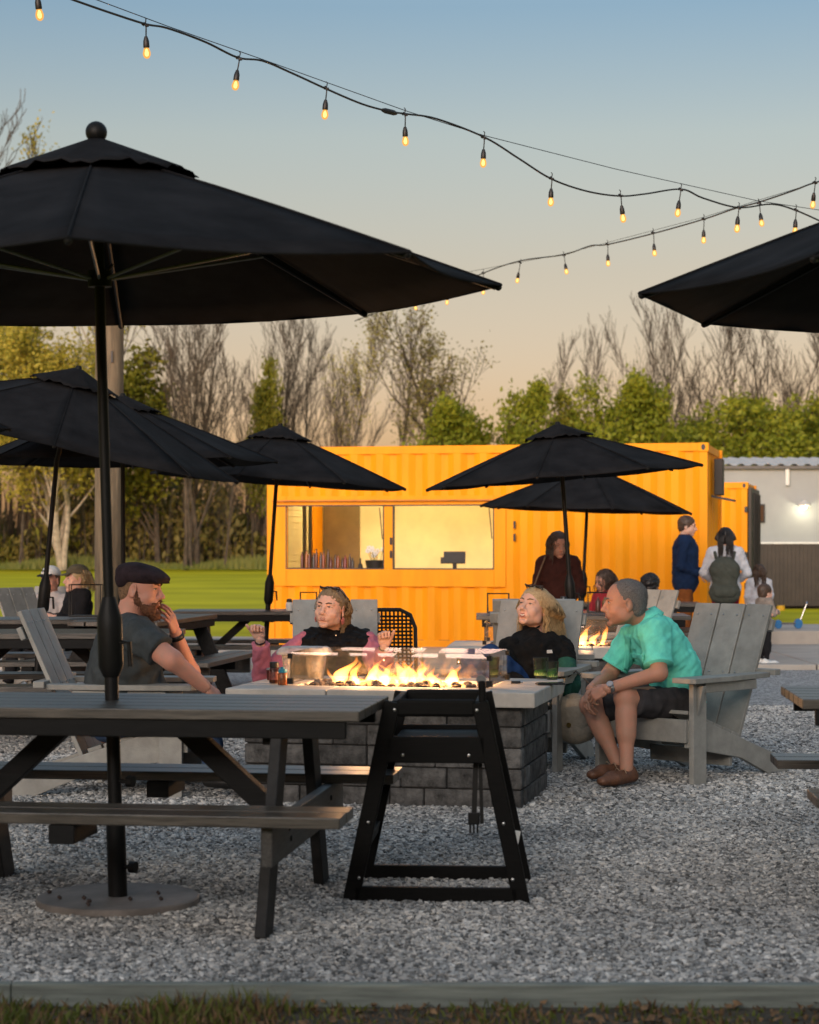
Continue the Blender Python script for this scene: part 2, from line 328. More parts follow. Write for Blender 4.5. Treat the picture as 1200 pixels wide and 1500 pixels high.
# front grass: blades and dry leaves before the board
def front_grass():
    rs = np.random.RandomState(3); v, f, mi = [], [], []
    for i in range(9500):
        x = rs.uniform(-1.75, 1.75); y = rs.uniform(5.72, 6.14)
        dens = .35+.65*(1/(1+math.exp((x+.1)*3)))
        cl = .5+.5*math.sin(x*9.1+1.3*math.sin(x*3.3+y*7))
        if rs.rand() > dens*(.45+.55*cl): continue
        h = rs.uniform(.018, .07)*(1.0 if x < -.35 else .6)*(.6+.6*cl); w = rs.uniform(.0025,.006); a = rs.uniform(0,6.28); b = rs.uniform(0,6.28); ln = rs.uniform(.1,.9)*h
        dx, dy = math.cos(a)*w, math.sin(a)*w; lx, ly = math.cos(b)*ln, math.sin(b)*ln; z0 = -.035; o = len(v)
        v += [(x-dx,y-dy,z0),(x+dx,y+dy,z0),(x+dx*.8+lx*.35,y+dy*.8+ly*.35,z0+h*.6),(x-dx*.8+lx*.35,y-dy*.8+ly*.35,z0+h*.6),(x+lx,y+ly,z0+h)]
        f += [(o,o+1,o+2,o+3),(o+3,o+2,o+4)]; mt = 0 if rs.rand() > .45 else 1; mi += [mt,mt]
    me = bpy.data.meshes.new('grass'); me.from_pydata(v, [], f); me.materials.append(M['grass']); me.materials.append(M['dry'])
    me.polygons.foreach_set('material_index', mi); me.update()
    o = link('grass', me, None); tag(o, 'rough grass and weeds growing in front of the edging board', 'grass', kind='stuff')
    v, f = [], []
    for i in range(700):
        x = rs.uniform(-1.7,1.7); y = rs.uniform(5.7,6.13); s = rs.uniform(.008,.024); z = -.03+rs.uniform(0,.018); a = rs.uniform(0,6.28); o = len(v)
        for k, (q, t) in enumerate(((1,0),(.45,.55),(-.8,.1),(.4,-.5))): v.append((x+s*(q*math.cos(a)-t*math.sin(a)), y+s*(q*math.sin(a)+t*math.cos(a)), z+rs.uniform(-.006,.014)))
        f += [(o,o+1,o+2),(o,o+2,o+3)]
    me = bpy.data.meshes.new('leaf_litter'); me.from_pydata(v, [], f); me.update()
    tag(link('leaf_litter', me, 'dry'), 'dry brown leaves and bits lying among the front grass', 'leaf litter', kind='stuff')
front_grass()
soil = grid('soil_strip', [-4,-1.5,0,1.5,4], [5.3,5.7,6.0,EDGE_Y-.06], lambda x,y: -.031, mk('bare_soil', (.075,.06,.04), 1, .3, 30, .8, 60))
# small things lying on the gravel
lf = MB().add([(-.035,0,.03),(0,-.02,.034),(.04,0,.04),(0,.022,.034)], [(0,1,2,3)]).build('fallen_leaf', leafmat('fresh_leaf', (.1,.15,.02), (.14,.2,.03))); lf.location = (.185*7.75/7.2, 7.75, 0)
tag(lf, 'small fresh green leaf lying on gravel beside the high chair', 'leaf')

# ------------------------------------------------------------------ orange containers
def corrugated(x0, x1, z0, z1, y, depth=.045, per=.38):
    # trapezoid steel sheet along X, closed back a few mm behind
    mb = MB(); pts = []; x = x0
    k = int(round((x1-x0)/per)); per = (x1-x0)/max(1,k)
    for i in range(k):
        a = x0+i*per
        pts += [(a,0),(a+per*.26,0),(a+per*.5,depth),(a+per*.76,depth)]
    pts.append((x1,0))
    n = len(pts); v = []
    for (px_, dy) in pts: v += [(px_,y+dy,z0),(px_,y+dy,z1)]
    for (px_, dy) in pts: v += [(px_,y+dy+.004,z0),(px_,y+dy+.004,z1)]
    f = []
    for i in range(n-1):
        f += [(2*i,2*i+2,2*i+3,2*i+1),(2*n+2*i,2*n+2*i+1,2*n+2*i+3,2*n+2*i+2),(2*i,2*n+2*i,2*n+2*i+2,2*i+2),(2*i+1,2*i+3,2*n+2*i+3,2*n+2*i+1)]
    f += [(0,1,2*n+1,2*n),(2*n-2,4*n-2,4*n-1,2*n-1)]
    mb.add(v, f); return mb
def container(label, loc, rz, L, H, hatch=True, group='orange containers'):
    t = thing('shipping_container', label, 'container', loc, rz, group); D = 2.44       # front along X at y=0, inside towards +Y
    pw = .11
    for (x, y) in ((pw/2,pw/2),(L-pw/2,pw/2),(pw/2,D-pw/2),(L-pw/2,D-pw/2)):
        MB().box((x,y,H/2), (pw,pw,H-.24)).build('corner_post', 'orange', t, bevel=.006)
        for z in (.06, H-.06):
            c = MB(); c.box((x,y,z), (.17 if False else pw+.03,pw+.03,.12)); cc = c.build('corner_casting', 'orange', t, bevel=.008)
            if y < 1:
                h = MB(); ring = [(.028*math.cos(a),.04*math.sin(a)) for a in [2*math.pi*k/14 for k in range(14)]]
                h.prism([(x+p, z+q) for p,q in ring], y-pw/2-.0175, y-pw/2-.012); h.build('casting_hole', 'black_edge', cc)
    for (y, z, hh) in ((.05,H-.06,.1),(.05,.08,.14),(D-.05,H-.06,.1),(D-.05,.08,.14)):
        MB().box((L/2,y,z), (L-2*pw,.06,hh)).build('rail', 'orange', t, bevel=.005)
    for (x, z, hh) in ((.05,H-.06,.1),(L-.05,H-.06,.1),(.05,.08,.14),(L-.05,.08,.14)):
        MB().box((x,D/2,z), (.06,D-2*pw-.01,hh)).build('end_rail', 'orange', t, bevel=.005)
    MB().box((L/2,D/2,H-.012), (L-.06,D-.06,.02)).build('roof', 'orange', t)
    MB().box((L/2,D/2,.13), (L-.1,D-.1,.05)).build('floor', 'brown_door', t)
    corrugated(pw,L-pw,.15,H-.11,D-.09).build('back_wall', 'orange', t)
    if not hatch: corrugated(pw,L-pw,.15,H-.11,.02).build('front_wall', 'orange', t)
    # end walls
    for x in (.03, L-.075):
        w = corrugated(pw,D-pw,.15,H-.11,0).build('end_wall', 'orange', t); w.location = (x+.04,0,0); w.rotation_euler = (0,0,R(90))
    return t, D
CH, CL = 2.8, 6.06
c_loc = (3.93-CL*math.cos(R(13)), 27.0+CL*math.sin(R(13)), -.1)
cont, CD = container('large orange shipping container kiosk with an open lit serving window', c_loc, R(-13), CL, CH)
# openings measured on the front face (metres from left edge, height above base)
WX0, WX1, WXM0, WXM1, WZ0, WZ1 = .27, 3.20, 1.67, 1.79, 1.115, 1.98
PX1, PZ0, PZ1 = 3.36, .88, 2.12
pw = .11
corrugated(pw,PX1,PZ1,CH-.11,.02).build('front_wall', 'orange', cont)
corrugated(pw,PX1,.15,PZ0,.02).build('front_wall', 'orange', cont)
corrugated(PX1,CL-pw,.15,CH-.11,.02).build('front_wall', 'orange', cont)
MB().box(((pw+WX0)/2+.01,.022,(PZ0+PZ1)/2), (WX0-pw+.02,.05,PZ1-PZ0)).build('hatch_surround', 'orange', cont, bevel=.004)
MB().box(((WX1+PX1)/2,.022,(PZ0+PZ1)/2), (PX1-WX1,.05,PZ1-PZ0)).build('hatch_surround', 'orange', cont, bevel=.004)
MB().box(((WX0+WX1)/2,.022,(PZ0+WZ0)/2), (WX1-WX0-.002,.05,WZ0-PZ0)).build('hatch_surround', 'orange', cont, bevel=.004)
MB().box(((WX0+WX1)/2,.022,(PZ1+WZ1)/2), (WX1-WX0-.002,.05,PZ1-WZ1)).build('hatch_surround', 'orange', cont, bevel=.004)
MB().box(((WXM0+WXM1)/2,.024,(WZ0+WZ1)/2), (WXM1-WXM0,.05,WZ1-WZ0-.002)).build('mullion', 'orange', cont, bevel=.004)
MB().box(((.12+WX1)/2+.05,-.03,WZ1+.075), (WX1+.05,.09,.02)).build('drip_ledge', 'orange_dark', cont, bevel=.004)
MB().box(((.0+WX1)/2+.1,-.012,WZ1+.008), (WX1+.02,.02,.018)).build('hatch_track', 'black_edge', cont)
for (a, b) in ((WX0,WXM0),(WXM1,WX1)):
    w = thing('window', None, None); w.parent = cont
    for (c, s) in (((a+.008,.03,(WZ0+WZ1)/2),(.016,.07,WZ1-WZ0-.004)),((b-.008,.03,(WZ0+WZ1)/2),(.016,.07,WZ1-WZ0-.004)),(((a+b)/2,.03,WZ0+.008),(b-a-.034,.07,.016))):
        MB().box(c, s).build('window_frame', 'black_edge', w)
    MB().tube([(b-.09,.1,WZ1-.02),(b-.05,.1,WZ1-.45)], .007).build('hatch_strut', 'black_edge', w)
for (x, z) in ((PX1+.12,1.72),(PX1+.12,1.55),(WXM1-.02,1.50),(WXM1-.02,1.32)):
    MB().box((x,-.012,z), (.03,.03,.1)).build('hatch_latch', 'black_edge', cont, bevel=.004)
# inside of the kiosk
MB().box((2.1,CD-.20,1.45), (3.9,.03,2.4)).build('inner_wall', 'cream', cont)
MB().box((4.05,1.2,1.45), (.03,2.1,2.4)).build('inner_wall', 'cream', cont)
MB().box((2.1,1.25,2.62), (3.85,2.1,.03)).build('inner_ceiling', 'cream', cont)
MB().box((.17,1.2,1.45), (.03,2.1,2.4)).build('inner_wall', 'cream', cont)
MB().box((.48,CD-.235,1.2), (.56,.03,2.0)).build('inner_door', 'brown_door', cont, bevel=.004)
MB().box((2.0,.30,WZ0-.03), (3.5,.42,.04)).build('counter', 'cream', cont, bevel=.004)
for i in range(14): MB().box((.195,.62,.9+i*.09), (.02,.85,.08)).build('louvre', 'cream', cont)
for y in (1.2,1.5): MB().box((.20,y,1.5), (.03,.10,1.2)).build('wall_post', 'black_edge', cont)
MB().box((.195,1.9,1.45), (.02,.5,2.2)).build('side_panel', 'orange', cont)
for x in (.45, 1.5, 2.75):
    fx = MB().box((x+.2,1.2,2.585), (.9,.14,.03)).build('ceiling_light', emit('kiosk_led_panel', (1,.86,.48), 36, True), cont)
# end-wall equipment
eb = MB(); eb.box((CL+.06,1.2,CH-.42), (.12,.3,.5)); eb.build('vent_box', 'black_edge', cont, bevel=.01)
MB().box((CL+.14,.95,CH-.72), (.3,.5,.03), (0,R(12),0)).build('vent_hood', 'black_edge', cont)
cont2, _ = container('smaller looking orange container standing behind the kiosk', (5.94-6.06*math.cos(R(13)), 36+6.06*math.sin(R(13)), -.13), R(-13), 6.06, 2.58, False)
d2 = MB(); d2.box((6.10,1.22,1.29), (.06,2.36,2.4)); d2.build('end_door', 'brown_siding', cont2, bevel=.01)
for y in (.35,.9,1.5,2.0): MB().tube([(6.16,y,.2),(6.16,y,2.4)], .018).build('lock_rod', 'black_edge', cont2)
for z in (.75, 1.3, 2.1): MB().box((6.06-.02,-.03,z), (.05,.04,.1)).build('hinge', 'black_edge', cont2)
# ------------------------------------------------------------------ long pale building
bl = thing('long_building', 'low pale grey building with dark brown lower cladding and metal roof', 'building', (6.6, 46, -.15), 0)
BW, BH, BT = 9.0, 3.25, 1.52
MB().box((BW/2,2.5,(BH+BT)/2), (BW,5,BH-BT)).build('upper_wall', 'white_siding', bl)
i = 0; x = 0
while x < BW-.01:
    MB().box((x+.045,2.5,(.12+BT)/2), (.086,5.06,BT-.12)).build('cladding_board', 'brown_siding', bl) if x < 3.9 else None
    x += .09
MB().box((6.45,2.5,(.12+BT)/2), (5.0,5.06,BT-.12)).build('lower_wall', 'brown_siding', bl)
MB().box((BW/2,2.5,BT+.015), (BW+.06,5.1,.04)).build('trim_band', 'white_paint', bl)
MB().box((BW/2,-.06,BH-.02), (BW+.1,.12,.08)).build('gutter', 'rib', bl, bevel=.01)
rf = corrugated(-.1,BW+.1,0,5.4,0,.05,.3).build('roof_sheet', 'metal_roof', bl); rf.rotation_euler = (R(-86),0,0); rf.location = (0,-.15,BH+.06)
MB().tube([(1.88,-.06,BH-.05),(1.88,-.06,BH-.42)], .05, 10).build('downpipe', 'white_paint', bl)
wb = thing('window', None, None); wb.parent = bl
MB().box((1.2,-.02,2.2), (.36,.06,.42)).build('window_frame', 'black_edge', wb, bevel=.01)
MB().box((1.2,-.055,2.2), (.28,.012,.34)).build('pane', mk('dark_pane', (.012,.012,.014), .12, .1), wb)
MB().box((BW/2,2.6,.06), (BW-.4,4.6,.12)).build('plinth', 'black_edge', bl)
# its lit wall lamp
wl_ = thing('wall_lamp', 'small lit lamp on the pale building wall', 'lamp', (6.6+2.23, 45.93, 2.2), 0)
MB().lathe([(.03,0),(.16,.02),(.15,.06),(.05,.12),(.04,.14)], (0,-.12,0), 16).build('lamp_shade', 'metal_roof', wl_, 1)
MB().ball((0,-.12,.0), .055).build('bulb', emit('wall_lamp_bulb', (1,.88,.6), 45), wl_, 2)
MB().tube([(0,-.12,.1),(0,.07,.1)], .02).build('lamp_arm', 'metal_roof', wl_)
ld = bpy.data.lights.new('lamp_light', 'POINT'); ld.energy = 6; ld.color = (1,.87,.6); ld.shadow_soft_size = 0
lo = bpy.data.objects.new('lamp_light', ld); COL.objects.link(lo); lo.parent = wl_; lo.location = (0,-.25,-.09)

# unseen building, added behind the camera to keep low light off the front yard
shade_bldg = thing('added_shade_building', 'unseen dark building added behind the viewpoint to shade the front yard', 'building', (0,-4.6,-.05), 0)
MB().box((0,-3,1.95), (26,6,3.9)).build('wall', 'brown_siding', shade_bldg)
MB().add([(-13.6,.5,3.9),(13.6,.5,3.9),(13.6,-3,4.9),(-13.6,-3,4.9),(13.6,-6.5,3.9),(-13.6,-6.5,3.9)], [(0,1,2,3),(3,2,4,5),(0,3,5),(1,4,2),(0,5,4,1)]).build('roof', 'metal_roof', shade_bldg)
for x in (-9,-5,5,9):
    w = thing('window', None, None); w.parent = shade_bldg
    MB().box((x,.03,1.6), (1.5,.08,1.2)).build('window_frame', 'black_edge', w); MB().box((x,.075,1.6), (1.36,.02,1.06)).build('pane', 'dark_pane_m', w)
MB().box((0,.03,1.1), (1.8,.08,2.2)).build('door', 'brown_door', shade_bldg)
# ------------------------------------------------------------------ picnic tables
def make_table(label):
    t = thing('picnic_table', label, 'table', group='picnic tables in the gravel yard'); Ln, H = 1.90, .775
    n = 5; w = .139; g = .012
    me = MB().box((0,0,0), (Ln,w,.038)).mesh('plank')
    def bd(name, mesh, loc, mat, bev=.004):
        o = link(name, mesh, mat, t, bev); o.location = loc; return o
    for i in range(n): bd('table_plank', me, (0,(i-(n-1)/2)*(w+g),H-.019), 'poly_top')
    ms = MB().box((0,0,0), (Ln,w,.038)).mesh('seat_plank')
    for s in (-1,1):
        for k in (0,1): bd('seat_plank', ms, (0,s*(.565+k*(w+g)),.455-.019), 'poly_top')
    for s in (-1,1):
        MB().box((s*(Ln/2-.02),0,H-.078), (.036,n*(w+g)-.02,.08)).build('end_apron', 'poly_dark', t, bevel=.004) if False else None
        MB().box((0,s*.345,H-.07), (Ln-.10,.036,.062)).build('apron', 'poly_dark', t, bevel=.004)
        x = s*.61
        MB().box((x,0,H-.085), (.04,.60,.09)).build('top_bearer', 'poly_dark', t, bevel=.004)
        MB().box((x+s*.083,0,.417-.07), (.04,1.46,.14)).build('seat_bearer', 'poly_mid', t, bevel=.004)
        for q in (-1,1):
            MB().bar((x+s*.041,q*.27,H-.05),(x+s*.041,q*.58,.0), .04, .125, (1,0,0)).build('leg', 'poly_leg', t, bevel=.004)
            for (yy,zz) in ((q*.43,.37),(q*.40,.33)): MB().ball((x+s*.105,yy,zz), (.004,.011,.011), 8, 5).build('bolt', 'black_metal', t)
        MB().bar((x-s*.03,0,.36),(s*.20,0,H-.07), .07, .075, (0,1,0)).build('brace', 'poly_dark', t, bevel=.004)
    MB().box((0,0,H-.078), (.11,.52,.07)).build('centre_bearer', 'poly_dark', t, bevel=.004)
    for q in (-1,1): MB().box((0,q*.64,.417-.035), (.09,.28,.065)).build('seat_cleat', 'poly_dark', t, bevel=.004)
    return t
def at(px, d, z=None): return Vector(((px-600)*d/FPX, d, gz(d) if z is None else z))
T1 = make_table('dark grey picnic table in front with the tall black umbrella through it'); T1.location = (-1.07,7.66,0); T1.rotation_euler = (0,0,R(-7.5))
dup(T1, (2.455,8.02,0), R(-4), 'picnic table whose end only shows at the right edge of the photo')
dup(T1, at(60,13.8), R(3), 'picnic table directly behind the bearded man, at the left edge')
dup(T1, at(214,17.2), R(81), 'picnic table standing end-on between the bearded man and the lawn')
dup(T1, at(60,17.0), R(2), 'picnic table in front of the two people in caps')
dup(T1, at(395,20.5), R(0), 'picnic table under the umbrella at the left end of the container')
dup(T1, at(852,18.5), R(-2), 'picnic table behind the laughing woman, beyond the second fire pit')
dup(T1, at(905,24.0), R(-4), 'picnic table by the container where children sit')

# ------------------------------------------------------------------ umbrellas
def rotv(v, a): return Matrix.Rotation(a, 3, Vector(v).normalized())
def make_umbrella(label, base, apex, Rr=1.4, drop=.5, phase=0, tilt=(0,0,0), ball=False, plate=True, detail=True, crank=.95):
    t = thing('patio_umbrella', label, 'umbrella', base, 0, 'black patio umbrellas')
    ap = Vector(apex)-Vector(base); T = Matrix.Identity(3)
    if tilt[2]: T = Matrix.Rotation(R(tilt[2]), 3, Vector((tilt[0],tilt[1],0)).normalized())
    def C(r, a, z): return ap+T @ Vector((r*math.cos(a), r*math.sin(a), z))
    n = 8; seg = 2*math.pi/n; vr = .25*Rr
    rng = random.Random(len(label))
    for k in range(n):
        a0 = phase+k*seg; v, f = [], []; NU, NV = 8, 8
        for i in range(NV+1):
            s = i/NV; 
            for j in range(NU+1):
                u = j/NU; r0 = .06+(Rr-.06)*s
                p0 = Vector((math.cos(a0),math.sin(a0),0))*r0; p1 = Vector((math.cos(a0+seg),math.sin(a0+seg),0))*r0
                p = p0.lerp(p1, u); w = 4*u*(1-u)
                z = -drop*(s**1.08) - .012*w*s*(Rr) ; p *= 1-.028*w*s*s
                z += .004*math.sin(9*u*3.1+k*2+5*s)*w*s
                v.append(ap+T @ Vector((p.x,p.y,z)))
        f = [(i*(NU+1)+j, (i+1)*(NU+1)+j, (i+1)*(NU+1)+j+1, i*(NU+1)+j+1) for i in range(NV) for j in range(NU)]
        me = bpy.data.meshes.new('canopy_panel'); me.from_pydata(v, [], f); me.update(); me.polygons.foreach_set('use_smooth', [True]*len(me.polygons))
        o = link('canopy_panel', me, 'canvas', t); sd = o.modifiers.new('thick', 'SOLIDIFY'); sd.thickness = .003; sd.offset = -1
    # vent cap above the canopy, wavy free edge
    v, f = [], []; NR = 7; NA = 64
    for i in range(NR):
        s = i/(NR-1)
        for j in range(NA):
            a = phase+2*math.pi*j/NA; loc = (j/NA*n) % 1; rr = (.035+(vr-.035)*s)*(1-.05*4*loc*(1-loc)*s); 
            z = .07-.03*s-drop*(vr/Rr)*s*.92+.014*s*s*math.sin(2*math.pi*loc*2+j)*(.5+.5*math.sin(j*1.7))+.012*s*4*loc*(1-loc)
            v.append(C(rr, a, z))
    f = [(i*NA+j, (i+1)*NA+j, (i+1)*NA+(j+1)%NA, i*NA+(j+1)%NA) for i in range(NR-1) for j in range(NA)]+[tuple(range(NA))]
    me = bpy.data.meshes.new('vent_cap'); me.from_pydata(v, [], f); me.update(); me.polygons.foreach_set('use_smooth', [True]*len(me.polygons))
    o = link('vent_cap', me, 'canvas', t); sd = o.modifiers.new('thick', 'SOLIDIFY'); sd.thickness = .003; sd.offset = -1
    fin = MB()
    if ball: fin.ball(ap+T @ Vector((0,0,.098)), .041, 20, 12); fin.tube([ap+T @ Vector((0,0,.03)), ap+T @ Vector((0,0,.065))], [.035,.02], 12)
    else: fin.tube([ap+T @ Vector((0,0,.03)), ap+T @ Vector((0,0,.085)), ap+T @ Vector((0,0,.095))], [.03,.024,.016], 12)
    fin.build('finial', 'black_metal', t, 1)
    top = C(0,0,-.05); hub = C(0,0,-drop*.92); base_l = Vector((0,0,.012))
    # pole: straight up to the tilt joint, then along the canopy axis
    joint = C(0,0,-drop*1.35)
    dirp = (joint-base_l)
    kz = crank/dirp.z
    MB().tube([base_l, base_l+dirp*(kz)], .026, 14).build('lower_pole', 'black_metal', t, 1)
    MB().tube([base_l+dirp*(kz-.02), joint, hub, top], .0195, 14).build('upper_pole', 'black_metal', t, 1)
    hb = MB(); hb.tube([hub-(T@Vector((0,0,.03))), hub+(T@Vector((0,0,.03)))], .045, 14); hb.build('runner', 'black_metal', t, 1)
    u = dirp.normalized(); cpos = base_l+dirp*kz
    cb = MB(); cb.tube([cpos-u*.13, cpos-u*.09, cpos+u*.05, cpos+u*.09, cpos+u*.17], [.030,.047,.047,.047,.024], 14)
    crk = cb.build('crank_housing', 'black_metal', t, 1)
    MB().tube([cpos+Vector((.04,-.02,.0)), cpos+Vector((.075,-.03,.0)), cpos+Vector((.08,-.03,-.09))], .009, 8).build('crank_handle', 'black_metal', crk, 1)
    for k in range(n):
        a = phase+k*seg
        MB().tube([C(.05,a,-.03), C(Rr*.5,a,-drop*.49-.014), C(Rr*.985,a,-drop-.012)], .008, 6).build('rib', 'black_metal', t)
        MB().tube([hub+(T@Vector((.045*math.cos(a),.045*math.sin(a),0))), C(Rr*.58,a,-drop*.57-.02)], .0065, 6).build('strut', 'rib', t)
        MB().ball(C(Rr*.992,a,-drop-.008), .014, 8, 6).build('rib_tip', 'black_metal', t)
        MB().tube([C(.06+(Rr-.06)*s_,a,-drop*(s_**1.08)+.0025) for s_ in (.2,.4,.6,.8,1)], .0045, 6).build('seam', 'canvas', t)
        MB().tube([C(Rr*(1-.028*4*u_*(1-u_)),0,0) if False else C(0,0,0)+T @ ((Vector((math.cos(a),math.sin(a),0))*Rr).lerp(Vector((math.cos(a+seg),math.sin(a+seg),0))*Rr, u_)*(1-.028*4*u_*(1-u_))+Vector((0,0,-drop-.012*4*u_*(1-u_)*Rr))) for u_ in (0,.125,.25,.375,.5,.625,.75,.875,1)], .005, 6).build('hem', 'canvas', t)
    if plate:
        bp = MB(); bp.lathe([(.305,.016),(.305,.036),(.30,.041)], n=48); bo = bp.build('base_plate', 'base_plate', t, 1)
        MB().tube([(0,0,.018), base_l+dirp*(.36/dirp.z)], .036, 16).build('base_stem', 'black_metal', t, 1)
        for z in (.14,.46):
            q = base_l+dirp*(z/dirp.z)
            MB().tube([q+Vector((.02,-.01,0)), q+Vector((.05,-.02,0)), q+Vector((.052,-.021,0)), q+Vector((.075,-.03,0))], [.008,.008,.022,.022], 10).build('clamp_knob', 'black_metal', t)
    return t
def P3(px, py, d): p = P(px,py,d); return (p.x,p.y,p.z)
def um(label, bpx, d, apx, apy, **k):
    b = at(bpx, d); make_umbrella(label, (b.x,b.y,b.z), P3(apx,apy,d), **k)
um('large near black umbrella with a ball finial over the front picnic table', 173, 7.68, 142, 232, Rr=1.52, drop=.49, phase=R(5), tilt=(1,-.9,1.7), ball=True, crank=.98)
um('black umbrella reaching in at the right edge, over the gravel', 1490, 7.95, 1488, 236, Rr=1.47, drop=.52, phase=R(2), ball=True)
um('black umbrella tilted to the side behind the bearded man', 48, 16.0, 112, 553, Rr=1.42, drop=.5, phase=R(8), tilt=(.2,1,14), plate=False)
um('black umbrella partly hidden behind the tilted one', 182, 18.0, 180, 592, Rr=1.36, drop=.5, phase=R(4), plate=False)
um('black umbrella in front of the left end of the orange container', 385, 20.5, 410, 634, Rr=1.33, drop=.48, phase=R(-12), tilt=(.0,1,4), plate=False)
um('black umbrella above the woman standing in a brown top', 846, 18.5, 818, 633, Rr=1.27, drop=.41, phase=R(-14), tilt=(.1,-1,5), plate=False)
um('lower black umbrella just behind the one above the standing woman', 848, 24.0, 862, 684, Rr=1.27, drop=.5, phase=R(8), tilt=(0,1,2), plate=False)
um('black umbrella with only one tip showing at the left edge', -285, 14.0, -285, 520, Rr=1.40, drop=.5, phase=R(2), plate=True)
PEB = ['at the front left rim', 'left of the stem in front', 'in front, left of centre', 'right of the stem in front', 'on the right half, towards the front', 'right beside the stem', 'at the far left rim', 'near the front rim', 'behind the stem']
for i, (a, r) in enumerate(((200,.22),(215,.14),(240,.17),(300,.12),(330,.2),(10,.15),(170,.27),(250,.23),(100,.13))):
    rs = np.random.RandomState(i); s = .011
    mb = MB(); mb.box((0,0,0), (s*1.4,s,s), (rs.rand(),rs.rand(),rs.rand())); o = mb.build('pebble', 'lava', None, bevel=.002)
    o.location = (-1.093+r*math.cos(R(a)), 7.68+r*math.sin(R(a)), .048); tag(o, 'tiny dark pebble on the round umbrella base plate, '+PEB[i], 'pebble', 'pebbles on the umbrella base plate')

# ------------------------------------------------------------------ adirondack chairs
def make_adirondack(label):
    t = thing('adirondack_chair', label, 'chair', group='grey adirondack chairs'); A = 'adir'
    def B(mb, name, bev=.004): return mb.build(name, A, t, bevel=bev)
    for s in (-1,1):
        B(MB().box((s*.335,.03,.29), (.032,.125,.58)), 'front_leg')
        sd = MB(); sd.prism([(-.03,.22),(-.03,.375),(.06,.385),(.92,.10),(.97,.0),(.80,.0),(.48,.13)], 0, .032)
        o = B(sd, 'rear_leg'); o.rotation_euler = (0,0,R(90)); o.location = (s*.30+.016,0,0)
        ar = MB(); ar.prism([(-.11,-.075),(-.11,.05),(-.09,.075),(.25,.075),(.70,.03),(.70,-.055),(.2,-.075)], 0, .03)
        o = B(ar, 'armrest'); o.matrix_local = Matrix.Translation((s*.335,0,.585)) @ Matrix(((0,s*1,0,0),(1,0,0,0),(0,0,1,0),(0,0,0,1))) @ Matrix(((1,0,0,0),(0,0,1,0),(0,1,0,0),(0,0,0,1)))
        B(MB().box((s*.362,.30,.555), (.025,.5,.055)), 'arm_bearer')
        B(MB().prism([(s*.352,.57),(s*.352,.40),(s*.395,.57)], .0, .03), 'arm_bracket')
    for i in range(6):
        y = .02+i*.085
        B(MB().box((0,y,.385-.325*(y-.06)+.008), (.60,.078,.022), (R(-18),0,0)), 'seat_slat')
    B(MB().box((0,-.045,.315), (.63,.026,.13)), 'front_apron')
    B(MB().box((0,.42,.13), (.57,.03,.09)), 'stretcher')
    bz, bx = R(24), 0
    for i in (-1,0,1):
        lo, hi = Vector((i*.180,.50,.17)), Vector((i*.186,.86,1.0))
        sl = MB(); h = .018
        sl.bar(lo, hi, .174, .024, (1,0,0)); so = B(sl, 'back_slat')
        sc_ = MB()
        for z in (.92,.52):
            for q in (-.05,.05):
                p = lo.lerp(hi, z); sc_ = MB(); sc_.ball(p+Vector((q,-.013,.004)), .0055, 6, 4); sc_.build('screw', 'steel', so)
    B(MB().box((0,.725,.615), (.80,.06,.035)), 'back_rail')
    B(MB().box((0,.845,.88), (.58,.03,.07), (R(-24),0,0)), 'back_rail')
    return t
A1 = make_adirondack('grey adirondack chair holding the man in the teal shirt'); 
def face(o, x, y, rz): o.location = (x,y,gz(y)); o.rotation_euler = (0,0,R(rz))
face(A1, 1.35, 11.66, -44)
def chair(x, y, rz, label): return dup(A1, (x,y,gz(y)), R(rz), label)
chair(-1.22, 11.2, 87, 'grey adirondack chair under the man in the flat cap')
chair(-.45, 12.35, 2, 'grey adirondack chair of the woman raising both fists')
chair(.55, 12.2, -20, 'grey adirondack chair of the laughing blonde woman')
chair(.88, 14.35, 176, 'grey adirondack chair backed towards the laughing woman, at the second fire pit')
chair(1.44, 16.7, -46, 'empty grey adirondack chair behind the head of the teal-shirted man')
chair(-3.55, 19.6, -5, 'grey adirondack chair of the reclining man in the white cap')
chair(-3.05, 19.2, 60, 'grey adirondack chair of the woman in the olive cap')

# woven black cafe chair
wc = thing('cafe_chair', 'black woven metal chair beside the woman with pink sleeves', 'chair', (-.16,14.0,gz(14)), R(8))
def weave_back():
    mb = MB()
    for i in range(15):
        x = -.20+i*.0286; top = .90-.10*max(0,(abs(x)-.12)/.1)**2
        mb.tube([(x,.20,.50),(x,.225,.7),(x,.24,top)], .0075, 5)
    for i in range(14):
        z = .52+i*.026; w = .215-(.06*max(0,(z-.8)/.1)**2 if z > .8 else 0)
        mb.tube([(-w,.20+.04*(z-.5)/.4,z),(0,.212+.04*(z-.5)/.4,z),(w,.20+.04*(z-.5)/.4,z)], .0075, 5)
    return mb
o = weave_back().build('woven_back', 'black_metal', wc); o['kind'] = 'stuff'
MB().tube([(-.24,.20,.0),(-.235,.19,.45),(-.235,.23,.78),(-.20,.245,.87),(-.13,.25,.905),(.13,.25,.905),(.20,.245,.87),(.235,.23,.78),(.235,.19,.45),(.24,.20,0)], .014, 10).build('back_frame', 'black_metal', wc, 1)
for s in (-1,1): MB().tube([(s*.235,-.22,0),(s*.235,-.2,.45)], .013, 8).build('leg', 'black_metal', wc, 1)
MB().box((0,0,.45), (.47,.44,.025)).build('seat', 'black_metal', wc, bevel=.01)

